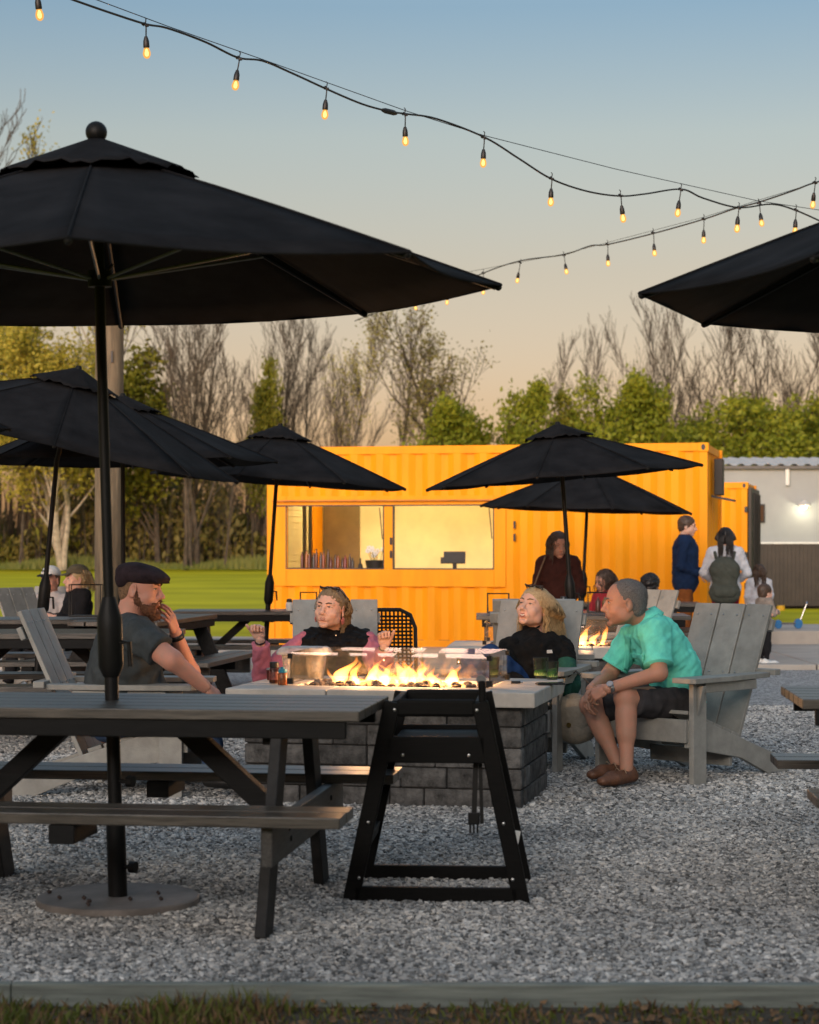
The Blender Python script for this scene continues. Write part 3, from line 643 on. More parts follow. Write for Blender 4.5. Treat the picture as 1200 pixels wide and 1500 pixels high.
# ------------------------------------------------------------------ wooden high chair in front
hc = thing('high_chair', 'black wooden restaurant high chair standing in front of the fire pit', 'high chair', (.118,7.98,0), R(-4))
def hc_frame(y, name):
    fr_ = thing(name, None, None); fr_.parent = hc
    for s in (-1,1): MB().bar((s*.325,y,0),(s*.165,y,.765), .03, .062, (0,1,0)).build('leg', 'black_wood', fr_, bevel=.004)
    MB().box((0,y,.742), (.30,.03,.066)).build('top_bar', 'black_wood', fr_, bevel=.012)
    MB().box((0,y,.585), (.37,.03,.10)).build('middle_bar', 'black_wood', fr_, bevel=.004)
    MB().box((0,y,.034), (.615,.03,.066)).build('bottom_bar', 'black_wood', fr_, bevel=.004)
    for (x, z) in ((-.155,.735),(.155,.735),(-.125,.565),(.125,.565),(-.255,.31),(.255,.31),(-.29,.1),(.29,.1)):
        MB().ball((x,y-.016 if y < 0 else y+.016,z), (.0065,.003,.0065), 8, 5).build('bolt', 'steel', fr_)
hc_frame(-.26, 'side_frame'); hc_frame(.26, 'side_frame')
MB().box((0,0,.605), (.33,.485,.024)).build('seat', 'black_wood', hc, bevel=.004)
MB().box((.158,0,.742), (.024,.485,.05)).build('back_rail', 'black_wood', hc, bevel=.004)
MB().box((-.158,0,.742), (.024,.485,.05)).build('front_rail', 'black_wood', hc, bevel=.004)
MB().bar((-.272,0,.20),(-.262,0,.25), .485, .022, (0,1,0)).build('foot_rest', 'black_wood', hc, bevel=.004)
up = MB(); up.bar((.178,-.25,.69),(.172,-.25,.845), .028, .03, (1,0,0)); up.build('back_post', 'black_wood', hc, bevel=.008)
MB().tube([(.17,-.255,.848),(.17,-.235,.848)], .019, 12).build('back_post_cap', 'rib', hc)
st = MB(); st.bar((.148,-.2,.53),(.142,-.21,.34), .004, .02, (0,1,0)); strap = st.build('strap', 'black_metal', hc)
bk = MB(); bk.box((.141,-.21,.32), (.045,.014,.045)); bo = bk.build('buckle', 'black_metal', strap, bevel=.004)
for q in (-.014,0,.014): MB().box((.141+q,-.21,.283), (.007,.009,.035)).build('buckle_prong', 'black_metal', bo)
MB().bar((.165,-.2,.53),(.172,-.21,.30), .004, .014, (0,1,0)).build('strap', 'black_metal', hc)
MB().box((.292,.243,.17), (.022,.004,.085), (0,R(12),0)).build('sticker', 'white_paint', hc)

# ------------------------------------------------------------------ fire pits
def flame_mat():
    m = bpy.data.materials.new('flame'); m.use_nodes = True; n, l = m.node_tree.nodes, m.node_tree.links; n.remove(n['Principled BSDF'])
    tcn = n.new('ShaderNodeTexCoord'); sp = n.new('ShaderNodeSeparateXYZ'); l.new(tcn.outputs['Generated'], sp.inputs[0])
    rp = n.new('ShaderNodeValToRGB'); e = rp.color_ramp.elements; e[0].color = (1,.42,.10,1); e[1].color = (1,.20,.02,1); e.new(.45).color = (1,.36,.065,1)
    l.new(sp.outputs[2], rp.inputs[0])
    st_ = n.new('ShaderNodeValToRGB'); s = st_.color_ramp.elements; s[0].color = (.5,.5,.5,1); s[1].color = (.22,.22,.22,1); s.new(.25).color = (1,1,1,1); s.new(.6).color = (.6,.6,.6,1)
    l.new(sp.outputs[2], st_.inputs[0])
    mu = n.new('ShaderNodeMath'); mu.operation = 'MULTIPLY'; mu.inputs[1].default_value = 150; l.new(st_.outputs[0], mu.inputs[0])
    em = n.new('ShaderNodeEmission'); l.new(rp.outputs[0], em.inputs[0]); l.new(mu.outputs[0], em.inputs[1])
    l.new(em.outputs[0], n['Material Output'].inputs['Volume']); m.cycles.emission_sampling = 'NONE'
    return m
M['flame'] = flame_mat()
def flame(parent, x, y, z, h, w, seed, lean=0):
    rs = np.random.RandomState(seed); ph = rs.uniform(0,6.28,4); K, N = 15, 10; v = []
    for i in range(K):
        s = i/(K-1); r = w*(math.sin(math.pi*min(1,(s*.9+.10)))**.8)*(1-s)**.55*(1.1-.25*math.sin(7*s+ph[0])); r = max(r,.0012)
        ox = lean*s*s*h+.26*h*math.sin(4.6*s+ph[1])*s+.09*h*math.sin(11*s+ph[3])*s; oy = .16*h*math.sin(3.6*s+ph[2])*s
        for j in range(N):
            a = 2*math.pi*j/N; v.append((x+ox+r*math.cos(a), y+oy+.8*r*math.sin(a), z+h*s))
    mb = MB(); mb.add(v, [(i*N+j, i*N+(j+1)%N, (i+1)*N+(j+1)%N, (i+1)*N+j) for i in range(K-1) for j in range(N)]+[tuple(reversed(range(N))), tuple((K-1)*N+j for j in range(N))])
    return mb.build('flame', 'flame', parent, 2)
def fire_pit(label, loc, rz, Wd, Dp, flames, seed, energy):
    t = thing('fire_pit', label, 'fire pit', loc, rz, 'block fire pits with glass windscreens'); H = .61; ct = .078
    bw, bd = Wd-.16, Dp-.16; bh = (H-ct)/5; rs = random.Random(seed)
    lens = [.36,.30,.24,.18]
    MB().box((0,0,(H-ct)/2-.01), (bw-.03,bd-.03,H-ct-.03)).build('core', 'mortar', t)
    cache = {}
    def blk(ln):
        k = round(ln,2)
        if k not in cache:
            b = MB().box((0,0,0), (k-.006,.10,bh-.006)); me = b.mesh('block'); bm = bmesh.new(); bm.from_mesh(me); bmesh.ops.bevel(bm, geom=bm.edges, offset=.006, segments=1, affect='EDGES')
            for v in bm.verts: v.co += Vector((rs.uniform(-1,1),rs.uniform(-1,1),rs.uniform(-1,1)))*.0018
            bm.to_mesh(me); bm.free(); me.materials.append(M['block']); cache[k] = me
        return cache[k]
    for c in range(5):
        for side in range(4):
            ln = bw if side % 2 == 0 else bd-.202; pos = -ln/2; first = True
            while pos < ln/2-.001:
                b = rs.choice(lens); 
                if first and c % 2: b = .18
                first = False; rem = ln/2-pos-b
                if rem < .12: b = ln/2-pos
                b = round(b,2) if rem >= .12 else b
                o = bpy.data.objects.new('block', blk(b)); COL.objects.link(o); o.parent = t
                q = pos+b/2; j = rs.uniform(-.003,.003); z = bh*(c+.5)
                if rem < .12: o.scale.x = b/round(b,2)
                if side == 0: o.location = (q,-bd/2+.05+j,z)
                elif side == 2: o.location = (q,bd/2-.05+j,z); o.rotation_euler.z = math.pi
                elif side == 1: o.location = (bw/2-.05+j,q,z); o.rotation_euler.z = math.pi/2
                else: o.location = (-bw/2+.05+j,q,z); o.rotation_euler.z = -math.pi/2
                pos += b
    # capstones round the burner tray
    cw = .30; z = H-ct/2
    xs = [-Wd/2, -Wd/6, Wd/6, Wd/2]
    for i in range(3):
        for s in (-1,1):
            MB().box(((xs[i]+xs[i+1])/2, s*(Dp/2-cw/2), z), (xs[i+1]-xs[i]-.004, cw, ct)).build('capstone', 'cap', t, bevel=.007)
    for s in (-1,1):
        for (y0,y1) in ((-Dp/2+cw,0),(0,Dp/2-cw)):
            MB().box((s*(Wd/2-cw/2), (y0+y1)/2, z), (cw, y1-y0-.004, ct)).build('capstone', 'cap', t, bevel=.007)
    MB().box((0,0,H-ct+.02), (Wd-2*cw-.004,Dp-2*cw-.004,.03)).build('burner_tray', 'pan', t)
    lv = MB()
    for i in range(130):
        r = rs.uniform(.014,.034); lv.ball((rs.uniform(-.46,.46)*(Wd-2*cw), rs.uniform(-.44,.44)*(Dp-2*cw), H-ct+.04+r*.5+rs.uniform(0,.03)), (r,r*rs.uniform(.7,1.1),r*rs.uniform(.5,.9)), 6, 4)
    o = lv.build('lava_rocks', 'lava', t); o['kind'] = 'stuff'
    gw, gd, gh = Wd-2*cw+.04, Dp-2*cw+.06, .165; g0 = H+.012
    for s in (-1,1):
        MB().box((0,s*gd/2,g0+gh/2), (gw,.007,gh)).build('glass_pane', 'glass', t)
        MB().box((s*gw/2,0,g0+gh/2), (.007,gd-.02,gh)).build('glass_pane', 'glass', t)
        for q in (-1,1):
            MB().box((s*gw/2,q*gd/2,g0+.012), (.03,.03,.03)).build('glass_clip', 'black_metal', t)
            MB().box((s*gw/2,q*gd/2,g0+gh-.02), (.026,.026,.026)).build('glass_clip', 'black_metal', t)
    for k, (x, y, h, w, ln) in enumerate(flames+[(-.34+.068*i, .05*math.sin(i*2.4), .045+.03*abs(math.sin(i*1.9)), .034, .3*math.sin(i)) for i in range(11)]): flame(t, x, y, H-.02, h, w, seed*31+k, ln)
    for q in (-.22,.0,.22):
        ld = bpy.data.lights.new('fire_light', 'POINT'); ld.energy = energy/3; ld.color = (1,.52,.22); ld.shadow_soft_size = 0
        lo = bpy.data.objects.new('fire_light', ld); COL.objects.link(lo); lo.parent = t; lo.location = (q,.03*math.sin(q*40),H+.11+.05*math.cos(q*9))
    return t
rf_ = random.Random(12); fl1 = []
for k in range(26):
    x = rf_.gauss(0,.17) if k < 16 else rf_.uniform(-.36,.42); hh = abs(rf_.gauss(.085,.045))+.03; fl1.append((max(-.36,min(.42,x)), rf_.uniform(-.07,.08), min(hh,.18), rf_.uniform(.018,.042), rf_.uniform(-.35,.35)))
pit1 = fire_pit('nearer block fire pit with burning flames between the four seated people', (-.05,11.02,0), R(-12), 1.63, 1.10, fl1, 3, 46)
fl2 = [(-.25,0,.13,.03,0),(-.18,.05,.22,.035,.1),(-.1,-.04,.2,.04,-.1),(-.02,.02,.24,.035,.1),(.06,-.03,.18,.035,0),(.13,.03,.22,.03,-.15),(.2,-.02,.16,.03,.1),(-.3,.06,.17,.025,.1),(.28,.04,.12,.022,.2),(.35,0,.16,.02,0)]; fl2 = [(x,y,h*1.15,w*1.35,l) for x,y,h,w,l in fl2]
pit2 = fire_pit('further block fire pit with flames, behind the blonde woman', (1.12,15.6,gz(15.6)), R(-5), 1.63, 1.10, fl2, 8, 46)
# ------------------------------------------------------------------ trees beyond the lawn
def np_mesh(name, V, F, mat):
    me = bpy.data.meshes.new(name); me.from_pydata([tuple(v) for v in V], [], F); me.update()
    if mat: me.materials.append(M[mat])
    return me
class Tree:
    def __init__(s, seed, h, r, spread=.55, levels=4, start=.3, lead=1.0, kids=(9,6,5,4), wob=.12, fork=1, up=.25, taper=.45):
        s.taper = taper
        s.rs = np.random.RandomState(seed); s.tr = MB(); s.tw = MB(); s.tips = []; s.levels = levels; s.kids = kids; s.spread = spread; s.wob = wob; s.start = start; s.up = up
        for k in range(fork):
            a = s.rs.uniform(0,6.28); d = Vector((math.cos(a)*.22*(fork>1), math.sin(a)*.22*(fork>1), 1)).normalized()
            s.branch(Vector((math.cos(a)*.2*(fork>1),math.sin(a)*.2*(fork>1),-.3)), d, h*(1 if k == 0 else s.rs.uniform(.75,.95)), r*(1 if k == 0 else .75), 0)
    def branch(s, p, d, ln, rad, lv):
        rs = s.rs; n = (8,5,4,3,3)[lv]; pts = [p.copy()]; q = d.copy(); seg = ln/n; rads = [rad]
        for i in range(n):
            q = (q+Vector(rs.normal(0,s.wob,3))*(.6 if lv == 0 else 1)+Vector((0,0,s.up*.35*(lv > 0)))).normalized()
            p = p+q*seg; pts.append(p.copy()); rads.append(rad*(1-(i+1)/n*(.86 if lv else .8)))
        rads = [max(x, .015) for x in rads]
        (s.tr if lv < 2 else s.tw).tube(pts, rads, (7,5,4,3,3)[lv], cap=False)
        if lv >= s.levels-1: s.tips.append(pts[-1]); s.tips.append(pts[len(pts)//2]); return
        if lv >= 1: s.tips.append(pts[-1])
        nk = s.kids[lv]
        for k in range(nk):
            t = (s.start if lv == 0 else .2)+(1-(s.start if lv == 0 else .2))*(k+rs.uniform(.1,.9))/nk
            i = min(n-1, int(t*n)); b = pts[i].lerp(pts[i+1], t*n-i); ax = (pts[i+1]-pts[i]).normalized()
            a = rs.uniform(0,6.28); side = ax.orthogonal().normalized(); side = Matrix.Rotation(a, 3, ax) @ side
            ang = s.spread*rs.uniform(.7,1.3); nd = (ax*math.cos(ang)+side*math.sin(ang)).normalized()
            l2 = ln*(.50 if lv == 0 else .52)*(1-s.taper*t if lv == 0 else 1-.3*t)*rs.uniform(.75,1.2)
            s.branch(b, nd, l2, rads[i]*.55, lv+1)
    def leaves(s, per, size, rad, mb=None):
        rs = s.rs; V, F = [], []
        for t in s.tips:
            for k in range(per):
                c = np.array(t)+rs.normal(0,rad,3); sz = rs.uniform(.6,1.3)*size; a = rs.normal(size=3); a /= np.linalg.norm(a); b = np.cross(a, rs.normal(size=3)); b /= np.linalg.norm(b); o = len(V)
                V += [c-a*sz, c+b*sz*.55, c+a*sz, c-b*sz*.55]; F.append((o,o+1,o+2,o+3))
        return V, F
def tree_set(seed, h, r, leaf=None, per=0, size=.12, rad=.25, bark='bark', twig='twig', **k):
    T = Tree(seed, h, r, **k); tm = T.tr.mesh('trunk'); tm.materials.append(M[bark])
    mb = T.tw; me = bpy.data.meshes.new('crown'); V = list(mb.v); F = list(mb.f); nt = len(F)
    if leaf:
        lv, lf_ = T.leaves(per, size, rad); o = len(V); V += [tuple(x) for x in lv]; F += [tuple(i+o for i in q) for q in lf_]
    me.from_pydata([tuple(x) for x in V], [], F); me.materials.append(M[twig])
    if leaf: me.materials.append(M[leaf]); me.polygons.foreach_set('material_index', [0]*nt+[1]*(len(F)-nt))
    me.update(); return tm, me
VAR = {
 'bareA': tree_set(11, 15, .17, spread=.42, kids=(12,6,5,3), levels=4, start=.25, up=.5),
 'bareB': tree_set(12, 15, .17, spread=.42, kids=(12,7,5,4), levels=4, start=.35, up=.5),
 'bareC': tree_set(13, 15, .15, spread=.5, kids=(9,6,4,4), levels=4, fork=2, start=.25, up=.5),
 'budA': tree_set(14, 15, .26, 'leaf_olive', 3, .10, .30, spread=.5, kids=(9,6,5,4), levels=4, fork=2, start=.38),
 'budB': tree_set(15, 15, .18, 'leaf_yellow', 3, .11, .3, spread=.42, kids=(10,6,5,3), up=.5, levels=4, start=.3, bark='bark_pale'),
  'greenA': tree_set(16, 9, .16, 'leaf_spring', 7, .15, .30, spread=.62, kids=(16,6,4,2), levels=4, start=.1, up=.45, taper=.8, wob=.16),
  'greenB': tree_set(17, 9, .15, 'leaf_dark', 7, .15, .30, spread=.68, kids=(16,6,4,2), levels=4, start=.1, up=.45, taper=.7, wob=.16),
  'greenC': tree_set(18, 9, .13, 'leaf_spring', 6, .15, .36, spread=.7, kids=(10,6,4,2), levels=4, fork=3, start=.1, taper=.55, wob=.2),
 'yellow': tree_set(19, 15, .30, 'leaf_yellow', 10, .17, .5, spread=.6, kids=(12,6,5,3), levels=4, fork=3, start=.25, bark='bark_pale'),
}
VH = {k: max(max(v.co.z for v in a.vertices), max(v.co.z for v in c.vertices)) for k, (a, c) in VAR.items()}
VT = {k: max(((v.co.z,v.co.x,v.co.y) for v in c.vertices))[1:] for k, (a, c) in VAR.items()}
KN = dict(bareA='bare_tree', bareB='bare_tree', bareC='bare_tree', budA='budding_tree', budB='budding_tree', greenA='leafy_tree', greenB='leafy_tree', greenC='leafy_shrub_tree', yellow='budding_tree')
def tree(kind, px, top, d, label, group, sxy=1.0, rot=None, base=None):
    rs = np.random.RandomState(int(abs(px)*7+d)); b = at(px, d, base if base is not None else (-.1 if px > 400 else .2))
    t = thing(KN[kind], label, 'tree', b, rs.uniform(0,6.28) if rot is None else rot, group)
    h = (EYE+(HOR-top)*d/FPX-b.z)*(1.13 if kind[0] == 'b' else 1.06); s = h/VH[kind]; t.scale = (s*sxy,s*sxy,s)
    if kind[0] in 'by':
        q = VT[kind]; a_ = t.rotation_euler.z; t.location.x -= .8*s*sxy*(q[0]*math.cos(a_)-q[1]*math.sin(a_))
    a = bpy.data.objects.new('trunk', VAR[kind][0]); c = bpy.data.objects.new('crown', VAR[kind][1])
    for o in (a,c): COL.objects.link(o); o.parent = t
    return t
GB, GG = 'bare and budding trees beyond the lawn', 'green trees behind the containers'
LT = [('bareA',20,222,112,'tallest tree, its thin top rising above the big umbrella at the left edge',1),('budB',82,235,118,'tall yellow-budded tree with its top right beside the umbrella finial',.9),
 ('yellow',66,470,110,'pale forked trunk and yellow crown above the tilted umbrella',1.1),('budB',130,440,116,'yellow-budded tree behind the timber pole',1.1),('yellow',-30,430,113,'yellow-green tree at the very left edge of the wood',1),
 ('greenB',232,520,116,'rounded dark green tree between the timber pole and bare trunks',1.15),('bareA',212,440,114,'bare dark tree directly beside the timber pole top',1),('bareC',248,430,112,'bare tree rising out of the rounded dark green tree',1),
 ('bareB',296,440,118,'leaning bare tree left of the container umbrella',1),('bareA',338,455,115,'bare tree straight above the container umbrella apex\'s left side',1),
 ('greenB',376,530,117,'narrow dark green tree above the container umbrella',.5),('bareB',43,500,112,'straight grey trunk on the lawn edge below the tilted umbrella',.8),
 ('bareC',105,520,119,'thin bare tree deep in the wood behind the olive cap',.9),('bareA',175,500,121,'bare tree hidden behind the timber pole',.9),('bareB',270,560,111,'thin short trunk on the lawn edge left of the container',.7),('bareC',345,600,112,'low crooked tree beside the left end of the container',.7)]
for k, px, tp, d, lb, sx in LT: tree(k, px, tp, d, lb, GB, sx)
MT = [('bareB',430,462,118,'tall bare tree above the left half of the serving window',1.0),('bareC',462,500,121,'bare tree with fine twigs just right of the tall one over the window',.9),('bareA',492,545,119,'shorter bare tree midway along the container roof',.8),
 ('bareB',520,560,122,'slim bare tree left of the big budding tree',.8),('budA',592,440,116,'big budding tree with forked trunk standing above the container roof',1.15),('budB',556,470,119,'slender leaning tree touching the big budding tree',.75),('bareA',655,545,120,'bare tree in the gap beside the big budding tree',.8),('bareC',635,590,124,'low bare tree under the big budding tree',.8),('bareA',405,480,125,'bare tree at the left corner of the container roof',.8),('bareB',448,490,127,'faint bare tree behind the tall one over the window',.8),('bareC',535,505,126,'bare tree set back between the slim tree and the big budding tree',.8),('bareA',618,500,125,'bare tree set back behind the big budding tree crown',.8)]
for k, px, tp, d, lb, sx in MT: tree(k, px, tp, d, lb, GB, sx)
RT = [('bareA',838,520,121,'first bare tree over the middle umbrella',.8),('bareB',868,500,123,'thin bare tree second over the middle umbrella',.8),('bareC',905,495,120,'spreading bare tree between the umbrella apex and container corner',.9),('bareA',950,468,122,'tall bare tree left of the container corner',.9),
 ('bareB',985,462,119,'tall narrow bare tree just left of the near right umbrella tip',.85),('bareC',1040,475,121,'bare tree directly above the container corner casting',1.0),('bareB',1085,470,118,'bare tree above the second container',1.0),('bareA',1125,470,121,'bare tree above the pale building\'s window',1.0),('bareC',1165,465,119,'bare tree above the pale building\'s lamp',1.0),('bareB',1205,465,121,'bare tree at the right edge above the building',1.0)]
for k, px, tp, d, lb, sx in RT: tree(k, px, tp, d, lb, GB, sx)
GT = [('greenA',652,588,112,'small bushy green tree over the right window',.95),('greenA',690,602,114,'low green tree joining its bushier neighbour above the roof',.9),('greenA',737,552,112,'pointed green tree standing alone above the container roof',.75),('greenB',808,575,115,'dark green tree beside the middle umbrella apex',.8),
 ('greenC',882,545,113,'light green tree behind the right half of the container',.9),('greenA',934,555,112,'green tree behind the container\'s right corner',.9),('greenB',985,590,114,'dark green bush tree behind the container corner',1),('greenC',1030,585,116,'green thicket tree above the second container',1.2),('greenC',1078,575,112,'bright green thicket tree left above the building roof',1.2),
 ('greenA',1120,580,114,'bright green tree above the building roof middle',1.2),('greenC',1165,572,112,'bright green spreading tree over the wall lamp',1.2),('greenA',1210,580,113,'bright green tree cut by the right edge',1.2),('greenB',1100,610,120,'dark green tree filling behind the building roof',1.3),('greenB',1180,605,120,'dark green tree filling behind at the right edge',1.3),('greenB',1025,620,121,'dark low tree filling behind the second container',1.2)]
for k, px, tp, d, lb, sx in GT: tree(k, px, tp, d, lb, GG, sx)
# undergrowth of the wood, one tangled mass
def undergrowth(name, label, x0, x1, y0, y1, n, hmax, mats, seed, size):
    rs = np.random.RandomState(seed); V, F, MI = [], [], []
    for i in range(n):
        x = rs.uniform(x0,x1); y = rs.uniform(y0,y1); hm = hmax*(.62+.2*math.sin(x*.9)+.2*math.sin(x*.37+1))
        z = .1+hm*rs.rand()**1.5; c = np.array((x,y,z)); sz = rs.uniform(.5,1.4)*size
        a = rs.normal(size=3); a[2] *= 1.6; a /= np.linalg.norm(a); b = np.cross(a, rs.normal(size=3)); b /= np.linalg.norm(b); o = len(V)
        V += [c-a*sz, c+b*sz*.4, c+a*sz, c-b*sz*.4]; F.append((o,o+1,o+2,o+3))
        q = math.sin(x*.8+2)+math.sin(x*.31+y*.5)+.8*math.sin(z*1.3+x)+rs.normal(0,.7); MI.append(0 if q < .5 else (1 if q < 1.5 else 2))
    for i in range(n//25):
        x = rs.uniform(x0,x1); y = rs.uniform(y0,y1); h = rs.uniform(.4,1)*hmax; l1, l2 = rs.normal(0,.08,2)*h; w = rs.uniform(.02,.07); o = len(V)
        for k in range(3):
            a = 2.1*k; V += [(x+w*math.cos(a),y+w*math.sin(a),0),(x+l1+w*.4*math.cos(a),y+l2+w*.4*math.sin(a),h)]
        F += [(o,o+2,o+3,o+1),(o+2,o+4,o+5,o+3),(o+4,o,o+1,o+5)]; MI += [3,3,3]
    me = bpy.data.meshes.new(name); me.from_pydata([tuple(v) for v in V], [], F)
    for m_ in mats: me.materials.append(M[m_])
    me.polygons.foreach_set('material_index', MI); me.update()
    return tag(link(name, me, None), label, 'undergrowth', kind='stuff')
undergrowth('undergrowth', 'tangled brown and olive undergrowth filling the wood behind the lawn', -34, -5.5, 116, 128, 26000, 6.8, ('brush','leaf_olive','leaf_dark','bark'), 5, .24)
undergrowth('undergrowth', 'low green undergrowth behind the containers and building', -6, 34, 117, 126, 16000, 6.2, ('leaf_dark','leaf_spring','brush','bark'), 6, .24)
def tall_grass():
    rs = np.random.RandomState(9); V, F = [], []
    for i in range(12000):
        x = rs.uniform(-36,10); y = rs.uniform(110,116); h = rs.uniform(.25,.75)*(.7+.4*math.sin(x*.6)); w = rs.uniform(.02,.05); lx = rs.normal(0,.12); o = len(V); z = .0+.5*max(0,(y-112)/10)
        V += [(x-w,y,z),(x+w,y,z),(x+lx,y+rs.normal(0,.1),z+h)]; F.append((o,o+1,o+2))
    me = bpy.data.meshes.new('tall_grass'); me.from_pydata(V, [], F); me.update()
    tag(link('tall_grass', me, 'grass'), 'band of tall unmown grass along the edge of the wood', 'grass', kind='stuff')
tall_grass()
# timber utility pole
up_ = thing('timber_pole', 'thick weathered timber pole standing behind the near umbrella pole', 'pole', at(160,21.5), 0)
MB().tube([(0,0,-.1),(.0,0,2.5),(.01,0,5.2)], [.155,.15,.145], 24).build('pole_shaft', 'timber_pole', up_, 1)
MB().box((.05,-.15,3.4), (.02,.02,.12)).build('hook', 'black_edge', up_)

# ------------------------------------------------------------------ string lights
M['cable'] = mk('black_cable', (.008,.008,.008), .5, .1)
M['bulb_core'] = emit('filament_glow', (1,.72,.28), 4.5); 
def bulb_glass():
    m = bpy.data.materials.new('amber_bulb_glass'); m.use_nodes = True; n, l = m.node_tree.nodes, m.node_tree.links; n.remove(n['Principled BSDF'])
    t = n.new('ShaderNodeBsdfTransparent'); t.inputs[0].default_value = (1,.9,.7,1); e = n.new('ShaderNodeEmission'); e.inputs[0].default_value = (1,.46,.09,1); e.inputs[1].default_value = 1.15
    mx = n.new('ShaderNodeMixShader'); mx.inputs[0].default_value = .62; l.new(t.outputs[0], mx.inputs[1]); l.new(e.outputs[0], mx.inputs[2]); l.new(mx.outputs[0], n['Material Output'].inputs[0]); m.cycles.emission_sampling = 'NONE'; return m
M['bulb_glass'] = bulb_glass()
sock_me = MB().lathe([(.010,-.045),(.019,-.075),(.0205,-.112),(.017,-.118)], n=12).mesh('socket', 1); sock_me.materials.append(M['cable'])
bulb_me = MB().lathe([(.005,-.186),(.017,-.180),(.0245,-.164),(.0255,-.150),(.020,-.128),(.014,-.116)], n=14).mesh('bulb', 2); bulb_me.materials.append(M['bulb_glass'])
fil_me = MB().lathe([(.002,-.172),(.011,-.166),(.013,-.150),(.008,-.130),(.003,-.122)], n=8).mesh('filament', 2); fil_me.materials.append(M['bulb_core'])
def spline(pts, sub=8):
    out = []; n = len(pts)
    for i in range(n-1):
        p0, p1, p2, p3 = pts[max(i-1,0)], pts[i], pts[i+1], pts[min(i+2,n-1)]
        for k in range(sub):
            t = k/sub; out.append(.5*((2*p1)+(p2-p0)*t+(2*p0-5*p1+4*p2-p3)*t*t+(3*p1-p0-3*p2+p3)*t**3))
    return out+[pts[-1]]
def string_lights(label, cab, bulbs, wire, dfun):
    first = P(cab[0][0], cab[0][1], dfun(cab[0][0])); t = thing('string_lights', label, 'string lights', first, 0, 'festoon light strings overhead')
    def W_(x, y): return P(x, y, dfun(x))-first
    MB().tube(spline([W_(x,y) for x,y in cab], 6), .0075, 6).build('cable', 'cable', t, 2)
    MB().tube([W_(x,y) for x,y in wire], .003, 4).build('support_wire', 'cable', t)
    for (cx, cy, bx, by) in bulbs:            # cable point, bulb centre
        a, b = W_(cx,cy), W_(bx,by); ln = (a-b).length; root = bpy.data.objects.new('socket', sock_me); COL.objects.link(root); root.parent = t
        u = (a-b).normalized(); root.rotation_euler = Vector((0,0,1)).rotation_difference(u).to_euler(); root.location = b+u*.152
        for nm, me in (('bulb',bulb_me),('filament',fil_me)):
            o = bpy.data.objects.new(nm, me); COL.objects.link(o); o.parent = root
        MB().tube([(0,0,-.06),(.004,0,(ln-.152)*.5),(0,0,max(.02,ln-.152))], .0045, 6).build('drop_lead', 'cable', root, 2)
        MB().tube([(-.018,0,ln-.152),(-.008,0,ln-.14),(.008,0,ln-.155),(.02,0,ln-.15)], .011, 6).build('clip', 'cable', root)
        MB().tube([(0,0,ln-.15),(.006,0,ln-.11),(-.004,0,ln-.10)], .004, 5).build('hook', 'cable', root)
string_lights('nearer light string falling from the top left corner across the sky', [(-60,-66),(55,-20),(100,-3),(160,18),(213,35),(245,41),(300,61),(348,84),(385,89),(430,108),(478,130),(530,152),(570,163),(597,167),(640,174),(710,201),(760,232),(808,262),(860,280),(908,287),(945,284),(998,277),(1030,290),(1082,304),(1130,299),(1166,308),(1215,330)],
 [(53,-20,58,22),(213,37,215,78),(350,86,345,125),(478,130,476,168),(593,168,594,207),(709,202,708,239),(808,262,807,296),(909,287,913,320),(997,278,993,312),(1082,305,1080,335),(1166,308,1165,339)], [(-60,-60),(135,-3),(245,38),(385,87),(597,163),(708,198),(900,247),(1110,294),(1230,312)], lambda x: 12.0+6.2*(x/1200))
string_lights('further light string rising towards the right edge', [(520,470),(610,436),(655,425),(708,400),(762,382),(826,373),(865,360),(890,358),(957,342),(1031,321),(1075,306),(1112,296),(1160,280),(1192,268),(1240,256)],
 [(606,438,609,451),(656,429,655,443),(708,400,708,428),(762,385,758,411),(826,374,830,398),(890,358,891,386),(957,341,959,371),(1031,321,1031,352),(1112,298,1116,327),(1194,268,1191,300)], [(520,455),(660,403),(826,372),(1031,318),(1115,292),(1240,254)], lambda x: 29-11*((x-600)/600))
cn = MB(); q0, q1 = P(560,161,14.9), P(581,166,15.0); cn.tube([q0, q0.lerp(q1,.2), q0.lerp(q1,.8), q1], [.012,.02,.02,.012], 8); tag(cn.build('cable_connector', 'cable', None, 1), 'black plug connector joining two lengths of the nearer light string', 'connector')
